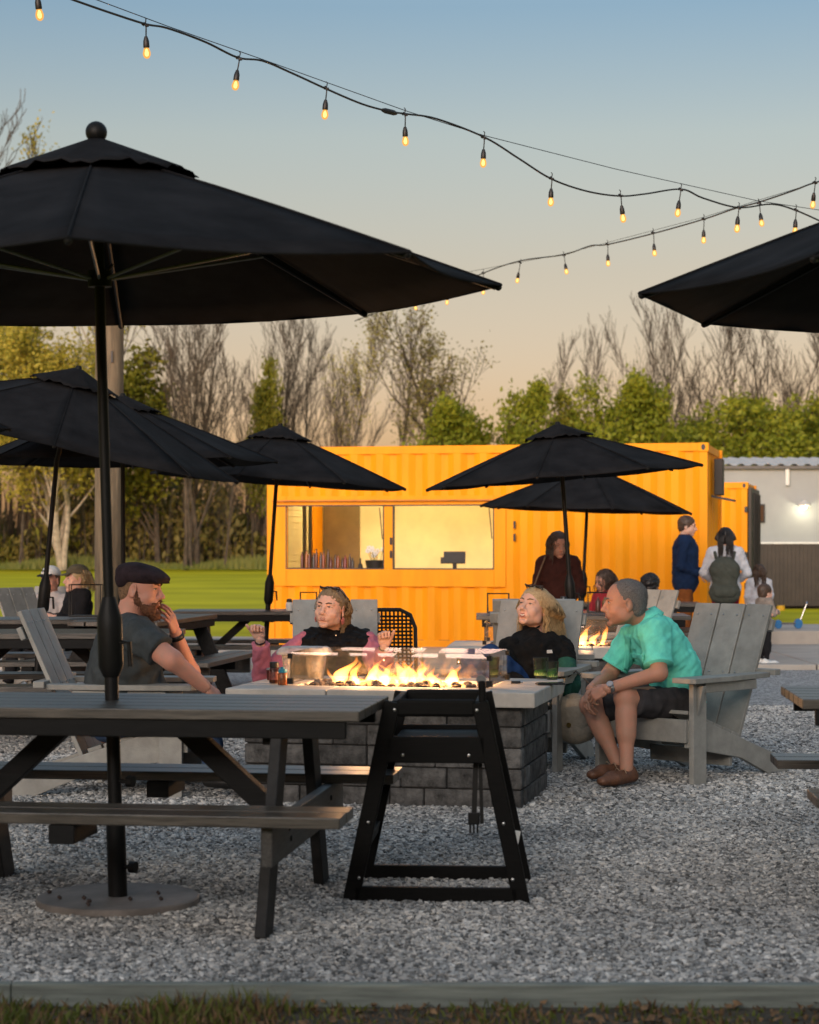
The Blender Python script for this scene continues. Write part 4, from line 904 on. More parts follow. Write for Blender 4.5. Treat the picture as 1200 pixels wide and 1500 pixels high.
# ------------------------------------------------------------------ people: smooth implicit bodies turned into meshes
def surfnet(F, lo, h):
    S = F < 0; c = np.zeros(tuple(n-1 for n in F.shape), np.int8)
    for i in (0,1):
        for j in (0,1):
            for k in (0,1): c += S[i:F.shape[0]-1+i, j:F.shape[1]-1+j, k:F.shape[2]-1+k]
    act = (c > 0) & (c < 8); I = np.argwhere(act)
    if not len(I): return np.zeros((0,3)), np.zeros((0,4),int)
    mp = -np.ones(act.shape, np.int64); mp[act] = np.arange(len(I))
    acc = np.zeros((len(I),3)); cnt = np.zeros(len(I))
    for ax in range(3):
        o1, o2 = [a for a in range(3) if a != ax]
        for u in (0,1):
            for v in (0,1):
                A = I.copy(); A[:,o1] += u; A[:,o2] += v; B = A.copy(); B[:,ax] += 1
                fa = F[A[:,0],A[:,1],A[:,2]]; fb = F[B[:,0],B[:,1],B[:,2]]; m = (fa < 0) != (fb < 0)
                t = np.zeros(len(I)); t[m] = fa[m]/(fa[m]-fb[m]); p = A.astype(float); p[:,ax] += t
                acc[m] += p[m]; cnt[m] += 1
    V = np.array(lo)+h*acc/cnt[:,None]; Q = []
    for ax in range(3):
        o1, o2 = ((1,2),(2,0),(0,1))[ax]
        sa = [slice(None)]*3; sb = [slice(None)]*3; sa[ax] = slice(0,-1); sb[ax] = slice(1,None)
        E = np.argwhere(S[tuple(sa)] != S[tuple(sb)])
        E = E[(E[:,o1] > 0) & (E[:,o2] > 0) & (E[:,o1] < F.shape[o1]-1) & (E[:,o2] < F.shape[o2]-1)]
        def cell(d1, d2):
            K = E.copy(); K[:,o1] += d1; K[:,o2] += d2; return mp[K[:,0],K[:,1],K[:,2]]
        q = np.stack([cell(-1,-1), cell(0,-1), cell(0,0), cell(-1,0)], 1)
        fl = ~S[E[:,0],E[:,1],E[:,2]]; q[fl] = q[fl][:, ::-1]; Q.append(q)
    return V, np.concatenate(Q)
def cone(a, b, ra, rb, k=.02, flat=None, cut=None): return ('c', Vector(a), Vector(b), ra, rb, k, flat, cut)
def ell(c, r, Rm=None, k=.02, sub=False): return ('e', Vector(c), r if hasattr(r,'__len__') else (r,r,r), Rm, k, sub)
def plane(p, n): return ('p', Vector(p), Vector(n).normalized())         # keeps the side opposite n
def relax(V, Q, it):
    if not len(V): return V
    ed = np.concatenate([Q[:,[0,1]],Q[:,[1,2]],Q[:,[2,3]],Q[:,[3,0]]])
    for _ in range(it):
        S = np.zeros_like(V); C = np.zeros(len(V))
        for k in range(3): S[:,k] = np.bincount(ed[:,0], V[ed[:,1],k], len(V))+np.bincount(ed[:,1], V[ed[:,0],k], len(V))
        C = np.bincount(ed[:,0], minlength=len(V))+np.bincount(ed[:,1], minlength=len(V)); V = .4*V+.6*S/np.maximum(C,1)[:,None]
    return V
def sdf_mesh(prims, h, noise=None, smooth=2):
    los, his = [], []
    for q in prims:
        if q[0] == 'c':
            r = max(q[3],q[4])*(max(1,q[6][1]) if q[6] else 1); los += [[min(q[1][i],q[2][i])-r for i in range(3)]]; his += [[max(q[1][i],q[2][i])+r for i in range(3)]]
        elif q[0] == 'e' and not q[5]: r = max(q[2]); los += [[q[1][i]-r for i in range(3)]]; his += [[q[1][i]+r for i in range(3)]]
    lo = np.min(los,0)-3*h-.01; hi = np.max(his,0)+3*h+.01; n = np.ceil((hi-lo)/h).astype(int)+1
    ax = [lo[i]+h*np.arange(n[i]) for i in range(3)]; F = np.full(tuple(n), .15, np.float32)
    def sub(l, u):
        sl = []
        for i in range(3):
            a = max(0, int((l[i]-lo[i])/h)); b = min(n[i], int((u[i]-lo[i])/h)+2); sl.append(slice(a, max(b,a+1)))
        return tuple(sl), ax[0][sl[0]][:,None,None], ax[1][sl[1]][None,:,None], ax[2][sl[2]][None,None,:]
    for q in prims:
        if q[0] == 'p':
            F = np.maximum(F, ((ax[0][:,None,None]-q[1][0])*q[2][0]+(ax[1][None,:,None]-q[1][1])*q[2][1]+(ax[2][None,None,:]-q[1][2])*q[2][2]).astype(np.float32)); continue
        if q[0] == 'c':
            _, a, b, ra, rb, k, flat, cut = q; r = max(ra,rb)*(max(1,flat[1]) if flat else 1)+k+3*h
            sl, X, Y, Z = sub([min(a[i],b[i])-r for i in range(3)], [max(a[i],b[i])+r for i in range(3)])
            d = b-a; L2 = max(d.length_squared,1e-12); px, py, pz = X-a[0], Y-a[1], Z-a[2]
            t = np.clip((px*d[0]+py*d[1]+pz*d[2])/L2, 0, 1); qx, qy, qz = px-t*d[0], py-t*d[1], pz-t*d[2]; f = 1
            if flat:
                nn, f = Vector(flat[0]).normalized(), flat[1]; w = (qx*nn[0]+qy*nn[1]+qz*nn[2])*(1/f-1); qx, qy, qz = qx+w*nn[0], qy+w*nn[1], qz+w*nn[2]
            D = (np.sqrt(qx*qx+qy*qy+qz*qz)-(ra+(rb-ra)*t))*min(1,f)
            if cut:
                u = d.normalized()
                if 1 in cut: D = np.maximum(D, (X-b[0])*u[0]+(Y-b[1])*u[1]+(Z-b[2])*u[2])
                if 0 in cut: D = np.maximum(D, -((X-a[0])*u[0]+(Y-a[1])*u[1]+(Z-a[2])*u[2]))
            sb = False
        else:
            _, c, rr, Rm, k, sb = q; r = max(rr)+k+3*h; sl, X, Y, Z = sub([c[i]-r for i in range(3)], [c[i]+r for i in range(3)])
            px, py, pz = X-c[0], Y-c[1], Z-c[2]
            if Rm is not None: px, py, pz = (Rm[0][0]*px+Rm[1][0]*py+Rm[2][0]*pz, Rm[0][1]*px+Rm[1][1]*py+Rm[2][1]*pz, Rm[0][2]*px+Rm[1][2]*py+Rm[2][2]*pz)
            k0 = np.sqrt((px/rr[0])**2+(py/rr[1])**2+(pz/rr[2])**2); k1 = np.sqrt((px/rr[0]**2)**2+(py/rr[1]**2)**2+(pz/rr[2]**2)**2)+1e-9; D = k0*(k0-1)/k1
        G = F[sl]; D = np.broadcast_to(D, G.shape); k = max(k,1e-4)
        if sb:
            D = -D; hh = np.clip(.5-.5*(D-G)/k, 0, 1); F[sl] = D+(G-D)*hh+k*hh*(1-hh)
        else:
            hh = np.clip(.5+.5*(D-G)/k, 0, 1); F[sl] = D+(G-D)*hh-k*hh*(1-hh)
    if noise:
        amp, wl, seed = noise[:3]; st = noise[3] if len(noise) > 3 else (1,1,1); rs = np.random.RandomState(seed); N = 0
        for i in range(7):
            kv = rs.normal(size=3)*np.array(st); kv *= 2*math.pi/(wl*rs.uniform(.6,1.6))/np.linalg.norm(kv)
            N = N+np.sin(ax[0][:,None,None]*kv[0]+ax[1][None,:,None]*kv[1]+ax[2][None,None,:]*kv[2]+rs.uniform(0,6.28)+1.2*np.sin(ax[2][None,None,:]*kv[0]*.7+ax[0][:,None,None]*kv[1]*.6))
        F = F+(amp*N/2.6).astype(np.float32)
        if h < .0075 and wl > .04:
            N = 0
            for i in range(4):
                kv = rs.normal(size=3)*np.array(st); kv *= 2*math.pi/(wl*.42)/np.linalg.norm(kv); N = N+np.abs(np.sin(ax[0][:,None,None]*kv[0]+ax[1][None,:,None]*kv[1]+ax[2][None,None,:]*kv[2]+rs.uniform(0,6.28)+1.5*np.sin(ax[2][None,None,:]*kv[0]*.3+ax[0][:,None,None]*kv[1]*.4)))
            F = F+(amp*.22*(N-2.5)).astype(np.float32)
    V, Q = surfnet(F, lo, h); return relax(V, Q, smooth), Q
def to_mesh(name, V, Q):
    me = bpy.data.meshes.new(name); me.vertices.add(len(V)); me.vertices.foreach_set('co', np.asarray(V,np.float32).ravel()); nq = len(Q)
    me.loops.add(nq*4); me.loops.foreach_set('vertex_index', np.asarray(Q,np.int32).ravel()); me.polygons.add(nq)
    me.polygons.foreach_set('loop_start', np.arange(0,nq*4,4,dtype=np.int32)); me.polygons.foreach_set('use_smooth', [True]*nq); me.update(calc_edges=True); me.validate()
    return me
def merge(parts):
    V, Q, o = [], [], 0
    for v, q in parts: V.append(v); Q.append(q+o); o += len(v)
    return np.concatenate(V), np.concatenate(Q)
def frame(fwd, up):
    y = Vector(fwd).normalized(); x = y.cross(Vector(up)).normalized(); z = x.cross(y); return Matrix((x,y,z)).transposed()
def cloth(name, col, rough=.9, var=.1, bump=.25, sheen=.0): return mk(name, col, rough, var, 18, bump, 260, spec=.15, sheen=sheen)
def skin_mat(name, col, red=.25):
    m = mk(name, tuple(c*.88 for c in col), .50, .06, 22, .25, 240, spec=.4, col2=(min(1,col[0]*1.08), col[1]*(1-.18*red), col[2]*(1-.22*red))); b = m.node_tree.nodes['Principled BSDF']; b.inputs['Subsurface Weight'].default_value = .12; b.inputs['Subsurface Radius'].default_value = (.01,.004,.002); return m
M['eye_white'] = mk('eye_white', (.62,.58,.54), .3, .03); M['iris'] = mk('dark_iris', (.03,.02,.015), .2, .1); M['teeth'] = mk('teeth', (.78,.74,.66), .3, .03)
M['lash'] = mk('dark_lash', (.03,.02,.015), .8, .1); M['dark_lens'] = mk('dark_lens', (.02,.016,.014), .12, .1)
# ---- head in its own frame: y forward, z up, x to the side
def head_prims(neck_l, jaw=1.0, face=1.0, open_=0, nose=1.0, nr=.054, cheek=0):
    p = [ell((0,-.016,.034),(.0755,.096,.083),k=.01), ell((0,.028,.0),(.0655*face,.066,.095),k=.03), ell((0,.034,-.068),(.054*jaw,.056,.042),k=.03), ell((0,.080,-.099),(.026,.018,.018),k=.02)]
    for s in (-1,1):
        p += [ell((s*.038,.058,-.036),(.026,.024,.026),k=.02), ell((s*.055,.012,-.062),(.016,.03,.03),k=.02), ell((s*.030,.078,.024),(.026,.010,.008),k=.012)]
        p += [ell((s*.0315,.098,.006),(.017,.016,.0105),k=.012,sub=True), ell((s*.0315,.0765,.005),(.0165,.012,.011),k=.006)]
        p += [ell((s*.079,-.008,-.008),(.007,.021,.033),Euler((R(-12),0,s*R(-18))).to_matrix(),k=.006), ell((s*.087,-.002,-.004),(.007,.011,.018),k=.005,sub=True), ell((s*.081,-.004,-.034),(.006,.009,.010),k=.006)]
        if cheek: p += [ell((s*.041,.068,-.030),(.021,.019,.018),k=.014), cone((s*.019,.098,-.036),(s*.036,.085,-.066),.002,.002,.006)]
        p += [ell((s*.0125*nose,.100,-.034),(.009,.010,.0085),k=.008)]
    p += [cone((0,.088,.014),(0,.109+.004*nose,-.026),.0085,.0115,.012), ell((0,.1115+.005*nose,-.0295),(.0125,.0115,.0105),k=.008)]
    p += [ell((0,.088,-.060),(.031,.014,.022),k=.02)]
    p += [ell((0,.091,-.082),(.02,.008,.006),k=.012,sub=True)]
    p += [ell((0,.1055,-.0655-.004*open_),(.022,.010,.0022+.006*open_),k=.005,sub=True)]
    if neck_l is not None: p += [cone((0,-.022,-.045), neck_l, nr, nr*1.08, .03)]
    return p
def head_features(root, Mx, sk, lipcol, brow, open_=0, squint=.65, smile=.006, browz=0):
    def put(mb, name, mat, par=root, smooth=2):
        o = mb.build(name, mat, par, smooth); o.matrix_local = Mx; return o
    lipm = mk('lips', lipcol, .45, .06)
    for s in (-1,1):
        e = put(MB().ball((s*.0315,.0815,.0055),(.0135,.0095,.0085*squint),12,8), 'eye', 'eye_white')
        put(MB().ball((s*.0315+.001,.0895,.005),(.0058,.0026,.0062*squint+.001),10,6), 'iris', 'iris')
        put(MB().tube([(s*.0155,.0855,.006),(s*.0235,.0905,.0055+.0095*squint),(s*.0345,.0905,.0060+.0095*squint),(s*.0475,.0805,.0055)], [.001,.0019,.0021,.0011], 6), 'eyelashes', 'lash')
        put(MB().tube([(s*.012,.0965,.0235+browz),(s*.027,.0955,.0295+browz),(s*.041,.087,.0285+browz),(s*.052,.073,.0215+browz)], [.0028,.0036,.003,.0014], 6), 'eyebrow', brow)
    w = .0245+.004*open_; n_ = 9; xs_ = [-w+2*w*i/(n_-1) for i in range(n_)]
    def yy(x): return .1035-.012*(x/w)**2
    def cz(x): return smile*(x/w)**2
    gap = .0045*open_
    if open_:
        put(MB().tube([(x,yy(x)-.0045,-.0635-.4*gap+cz(x)) for x in xs_], [max(.0006,(.0032+.0022*open_)*(1-(x/w)**2)**.5) for x in xs_], 8), 'teeth', 'teeth')
    put(MB().tube([(x,yy(x)-.0005,-.0605+.3*gap+cz(x)-.0016*math.exp(-(x/.004)**2)) for x in xs_], [max(.0009,.0034*(1-(x/w)**2)**.5) for x in xs_], 8), 'lips', lipm)
    put(MB().tube([(x,yy(x)-.001,-.0690-1.6*gap*(1-(x/w)**2)+cz(x)*1.0+.004*(x/w)**2) for x in xs_], [max(.0009,.0042*(1-(x/w)**2)**.5) for x in xs_], 8), 'lips', lipm)
# ---- hand in its own frame: y along the hand, z back of the hand, thumb on +x*side
def hand_prims(curl=(25,30,20), thumb=(35,20,25), side=1, splay=4):
    p = [cone((0,-.02,0),(0,.02,0),.024,.026,.01,((0,0,1),.75)), cone((.018*side,.03,0),(.026*side,.078,.001),.017,.014,.012,((0,0,1),.85)), cone((0,.03,.001),(0,.082,.003),.019,.0145,.012,((0,0,1),.8)), cone((-.018*side,.03,0),(-.026*side,.074,0),.017,.013,.012,((0,0,1),.85))]
    base = [(.030,.080,(.040,.025,.019),.0090),(.0105,.086,(.044,.029,.020),.0092),(-.0095,.083,(.041,.026,.019),.0087),(-.0275,.075,(.032,.020,.017),.0078)]
    for i, (bx, by, ln, r) in enumerate(base):
        q = Vector((bx*side,by,.001)); a = 0; sp = R(splay*(1.3-i*.85))*side
        for j in range(3):
            a += R(curl[j]*(1+.06*(i-1.5))); d = Vector((math.sin(sp)*math.cos(a), math.cos(sp)*math.cos(a), -math.sin(a))); e = q+d*ln[j]
            p.append(cone(q, e, r*(1-.07*j), r*(1-.07*(j+1)), .004)); q = e
    q = Vector((.026*side,.018,-.004)); az = R(thumb[0])
    d = Vector((math.sin(az)*side, math.cos(az), -.25)).normalized(); e = q+d*.042; p.append(cone(q,e,.0145,.0110,.010)); q = e
    for j in (1,2):
        az -= R(thumb[j]); d = Vector((math.sin(az)*side, math.cos(az), -.25-.2*j)).normalized(); e = q+d*(.032 if j == 1 else .024); p.append(cone(q,e,.0105,.0088 if j == 2 else .010,.005)); q = e
    return p
def place(VQ, Mx, s=1.0):
    V, Q = VQ; A = np.array(Mx.to_3x3()); return V@A.T*s+np.array(Mx.translation), Q
def hand(wrist, d, back, side, h=.0045, s=1.0, **k):
    Fm = frame(d, back).to_4x4(); Fm.translation = Vector(wrist)
    return place(sdf_mesh(hand_prims(side=side, **k), h, smooth=1), Fm, s)
# ---- body prims from joints
def J_(**k): return {a: Vector(b) for a, b in k.items()}
def fwd_of(J): 
    lat = (J['shL']-J['shR']); sp = J['neck']-J['pelvis']; f = lat.cross(sp).normalized(); return f
def torso(J, off=0, w=1.0, depth=.74, belly=0, chest=1.0):
    f = fwd_of(J); P0, N = J['pelvis'], J['neck']; mid = (J['shL']+J['shR'])/2; lat = (J['shL']-J['shR']).normalized(); fl = (f, depth)
    waist = P0.lerp(mid,.42)+J.get('bend', Vector((0,0,0))); ch = P0.lerp(mid,.76)+J.get('bend', Vector((0,0,0)))*.6
    p = [cone(P0-lat*.05, P0+lat*.05, .115*w+off, .115*w+off, .05, (f,.85)), cone(P0, waist, .150*w+off, .135*w+off, .05, fl), cone(waist, ch, .138*w+off, .150*w*chest+off, .05, fl)]
    p += [cone(ch-lat*.055, ch+lat*.055, .105*w*chest+off, .105*w*chest+off, .05, (f,.9)), cone(J['shL'].lerp(mid,.12), J['shR'].lerp(mid,.12), .062*w+off, .062*w+off, .05)]
    for s in ('shL','shR'): p.append(cone(mid.lerp(N,.85), J[s].lerp(mid,.2), .048+off, .052*w+off, .04))
    if belly: p.append(ell(waist+f*(.045+.05*belly)-Vector((0,0,.03)), (.14*w+off,.13*w+off,.13+off), None, .06))
    return p
ARM = (.052,.044,.043,.029); LEG = (.090,.060,.056,.037)
def seg_points(J, ks, rs): return [J[k] for k in ks]
def limb(a, b, c, r, t0, t1, off=0, k=.02, w=1.0, cut=(1,), calf=0, w1=None):
    # t in 0..2 over the two segments
    p = []; w1 = w if w1 is None else w1
    def pt(t): return a.lerp(b,t) if t <= 1 else b.lerp(c,t-1)
    def rad(t): return (r[0]+(r[1]-r[0])*t)*w+off if t <= 1 else (r[2]+(r[3]-r[2])*(t-1))*w1+off
    brk = [t0]+([1.0] if t0 < 1 < t1 else [])+[t1]
    for i in range(len(brk)-1):
        last = i == len(brk)-2; p.append(cone(pt(brk[i]), pt(brk[i+1]), rad(brk[i]+(1e-6 if i else 0)), rad(brk[i+1]), k, None, cut if last and cut else None))
    if calf and t1 > 1.2: p.append(cone(b.lerp(c,.22), b.lerp(c,.5), r[2]*1.02*w1+off, r[2]*.92*w1+off, .03))
    return p
def arm(J, s, t0, t1, **k): return limb(J['sh'+s], J['el'+s], J['wr'+s], ARM, t0, t1, **k)
def leg(J, s, t0, t1, **k): return limb(J['hip'+s], J['kn'+s], J['an'+s], LEG, t0, t1, calf=1, **k)
def shoe_prims(an, toe, off=0):
    d = (toe-an); d.z = 0; d.normalize(); z = min(an.z-.085, 1e9); heel = Vector((an.x,an.y,z+.040))-d*.045; ball_ = heel+d*.16; ball_.z = z+.038; tip = heel+d*.235; tip.z = z+.030
    return [cone(heel,ball_,.036+off,.045+off,.02,((0,0,1),.9)), cone(ball_,tip,.045+off,.034+off,.02,((0,0,1),.75)), cone(heel+Vector((0,0,.03))+d*.02, an.lerp(heel,.45)+d*.01, .036+off, .036+off, .02), plane((0,0,z),(0,0,-1))]
class Person:
    def __init__(s, label, loc, group='people'):
        s.root = thing('person', label, 'person', loc, 0, group); s.o = np.array(s.root.location); s.body = []
    def layer(s, name, prims, mat, h, noise=None):
        V, Q = sdf_mesh(prims, h, noise); return s.mesh(name, V, Q, mat)
    def mesh(s, name, V, Q, mat): return link(name, to_mesh(name, V-s.o, Q), mat, s.root)
    def add(s, VQ): s.body.append(VQ)
    def finish(s, mat): V, Q = merge(s.body); return s.mesh('body', V, Q, mat)
    def head(s, c, fwd, up, neck, scale=1.08, h=.0038, **k):
        Fm = frame(fwd,up).to_4x4(); s.H = Matrix.Translation(Vector(c)) @ Fm @ Matrix.Scale(scale,4); s.Hl = Matrix.Translation(Vector(c)-Vector(s.o)) @ Fm @ Matrix.Scale(scale,4)
        s.add(place(sdf_mesh(head_prims(s.H.inverted() @ Vector(neck), **k), h, smooth=1), s.H, scale if False else 1.0))
    def fuzz(s, mat, n, ln, r, on='beard', drop=.6):                                   # short loose hairs standing off the last hair mesh
        o = [c for c in s.root.children if c.name.split('.')[0] == on][-1]; rs = np.random.RandomState(6); vs_ = o.data.vertices; mb = MB()
        for i in rs.randint(0, len(vs_), n):
            v = vs_[int(i)]; q = v.co; d = (v.normal*.55+Vector((.1,0,-drop))+Vector(rs.normal(0,.25,3))).normalized(); L = ln*rs.uniform(.5,1.2); mb.tube([q-v.normal*.002, q+d*L*.5, q+d*L+Vector((0,0,-.2*L))], [r,r*.8,r*.3], 3, False)
        return mb.build(on+'_fibres', mat, s.root, 2)
    def hp(s, prims, h, noise, name, mat):                       # prims given in head frame
        VQ = place(sdf_mesh(prims, h, noise), s.H); return s.mesh(name, VQ[0], VQ[1], mat)
    def mb(s, mb, name, mat, local=True, smooth=2, par=None):
        o = mb.build(name, mat, par or s.root, smooth)
        if local: o.matrix_local = s.Hl
        else: o.location = -Vector(s.o)
        return o
    def band(s, a, b, r, w, name, mat, th=.004):                 # band round a limb from a to b
        MBx = MB().tube([Vector(a), Vector(b)], r+th, 16); return s.mb(MBx, name, mat, False)
    def hair_long(s, mat, n=900, length=.34, seed=1, grav=.35, front=.055, rad=.0024, side=0, neckr=.07, back_only=False, lenvar=.25, drop=None, xmax=.10):
        rs = np.random.RandomState(seed); mb = MB(); g = s.H.to_3x3().inverted() @ Vector((0,0,-1)); g.normalize()
        for i in range(n):
            th = rs.uniform(0,6.283); ph = math.acos(rs.uniform(-.25,1)); q = Vector((math.sin(ph)*math.cos(th), math.sin(ph)*math.sin(th), math.cos(ph)))
            p = Vector((q.x*.079, -.016+q.y*.100, .034+q.z*.088))
            if p.y > front and p.z < .092: continue
            if back_only and p.y > .0: continue
            if drop and p.x*drop > .02 and rs.rand() < .8: continue
            d = Vector((q.x+side*.4+.25*(1 if q.x > 0 else -1), -.55+.2*q.y, -.1)).normalized(); pts = [p.copy()]; L = length*rs.uniform(1-lenvar,1.05); m = 13; st = L/m
            jit = Vector(rs.normal(0,.09,3))+.10*Vector((math.sin(th*5),math.cos(th*4),0))
            for k in range(m):
                t = k/m; d = (d*(1-grav*.6)+g*grav+jit*.25).normalized(); p = p+d*st
                w = Vector((p.x/.083, (p.y+.016)/.104, (p.z-.034)/.092))
                if w.length < 1.02:
                    w = w.normalized()*1.02; p = Vector((w.x*.083, w.y*.104-.016, w.z*.092+.034))
                if p.z < -.02:
                    if abs(p.x) > xmax: p.x = xmax*(1 if p.x > 0 else -1)+rs.normal(0,.006)
                    if p.y > .03 and abs(p.x) < .075: p.x = .075*(1 if p.x >= 0 else -1)
                    rr = math.hypot(p.x, p.y+.02)
                    if rr < neckr: p.x *= neckr/max(rr,.01); p.y = -.02+(p.y+.02)*neckr/max(rr,.01)
                pts.append(p.copy())
            rr = rad*rs.uniform(.6,1.2); mb.tube(pts, [rr*(1-.55*(k/m)**2) for k in range(m+1)], 3, False)
        return s.mb(mb, 'hair_strands', mat)
    def hair_cap(s, mat, th=.007, front=(.0,.098,-.028), fr=(.062,.06,.088), noise=(.0015,.02,3), low=-.07, h=.004):
        return s.hp([ell((0,-.016,.034),(.0755+th,.096+th,.083+th),k=.01), ell((0,-.05,-.03),(.062+th*.6,.05+th*.6,.06),k=.03), ell(front, fr, k=.008, sub=True), plane((0,0,low),(0,.3,-1))], h, noise, 'hair', mat)
def drape(pr, objs, corners, name, mat, off=.004, n=7, m=7):
    # a sewn-on patch: four photo-pixel corners laid onto the garment's surface
    from mathutils.bvhtree import BVHTree
    bv = [BVHTree.FromPolygons([v.co.copy() for v in o.data.vertices], [p.vertices[:] for p in o.data.polygons]) for o in objs]; eye = Vector((0,0,EYE))-Vector(pr.o); V = []; last = None
    for i in range(n+1):
        for j in range(m+1):
            a, b = i/n, j/m; q = [(1-a)*((1-b)*corners[0][k]+b*corners[1][k])+a*((1-b)*corners[3][k]+b*corners[2][k]) for k in (0,1)]
            d = (P(q[0],q[1],11)-Vector((0,0,EYE))).normalized(); hits = [h for h in (t.ray_cast(eye,d) for t in bv) if h[0] is not None]
            if hits: h = min(hits, key=lambda h: h[3]); last = h; V.append(h[0]+h[1]*off)
            else: V.append((last[0]+last[1]*off) if last else P(q[0],q[1],12)-Vector(pr.o))
    me = bpy.data.meshes.new(name); me.from_pydata(V, [], [(i*(m+1)+j, i*(m+1)+j+1, (i+1)*(m+1)+j+1, (i+1)*(m+1)+j) for i in range(n) for j in range(m)]); me.update(); me.polygons.foreach_set('use_smooth', [True]*len(me.polygons))
    o = link(name, me, mat, pr.root); sd = o.modifiers.new('thick','SOLIDIFY'); sd.thickness = .003; sd.offset = 0; return o
def sunglasses(pr, z=.092, y=.045, arms=True):
    mb = MB()
    for s in (-1,1):
        mb.tube([(s*.034+.027*math.cos(a), y+.016*math.sin(a), z+.008*math.cos(2*a)+.012*math.sin(a)) for a in [2*math.pi*k/16 for k in range(17)]], .0035, 6)
        if arms: mb.tube([(s*.061,y,z),(s*.079,y-.04,z-.03),(s*.080,y-.085,z-.062)], .003, 6)
    mb.tube([(-.009,y+.005,z+.006),(.009,y+.005,z+.006)], .003, 6)
    g = pr.mb(mb, 'sunglasses', 'lash'); 
    for s in (-1,1): pr.mb(MB().ball((s*.034,y,z),(.025,.014,.006),12,6), 'lens', 'dark_lens')
SK1 = skin_mat('ruddy_skin', (.56,.30,.215), .7); SK2 = skin_mat('fair_skin', (.70,.44,.33)); SK3 = skin_mat('tanned_skin', (.47,.255,.17), .6); SK4 = skin_mat('brown_skin', (.36,.2,.13))
M['blonde'] = mk('blonde_hair', (.30,.19,.085), .5, .3, 40, col2=(.55,.40,.21), stretch=(3,3,1)); M['darkblonde'] = mk('dark_blonde_hair', (.10,.06,.03), .5, .3, 60, col2=(.34,.235,.12))
M['brown_hair'] = mk('brown_hair', (.060,.034,.020), .5, .3, 30); M['black_hair'] = mk('black_hair', (.010,.007,.006), .45, .3, 30); M['grey_hair'] = mk('cropped_grey_hair', (.075,.07,.066), .85, .3, 190, .8, 500, col2=(.27,.26,.25)); M['red_beard'] = mk('reddish_beard', (.09,.034,.016), .85, .4, 120, .8, 420, col2=(.24,.105,.05))
M['jeans'] = cloth('blue_denim', (.05,.085,.16)); M['navy_jeans'] = cloth('navy_denim', (.016,.045,.13))
LIP = (.40,.15,.12); LIPM = (.38,.19,.15)
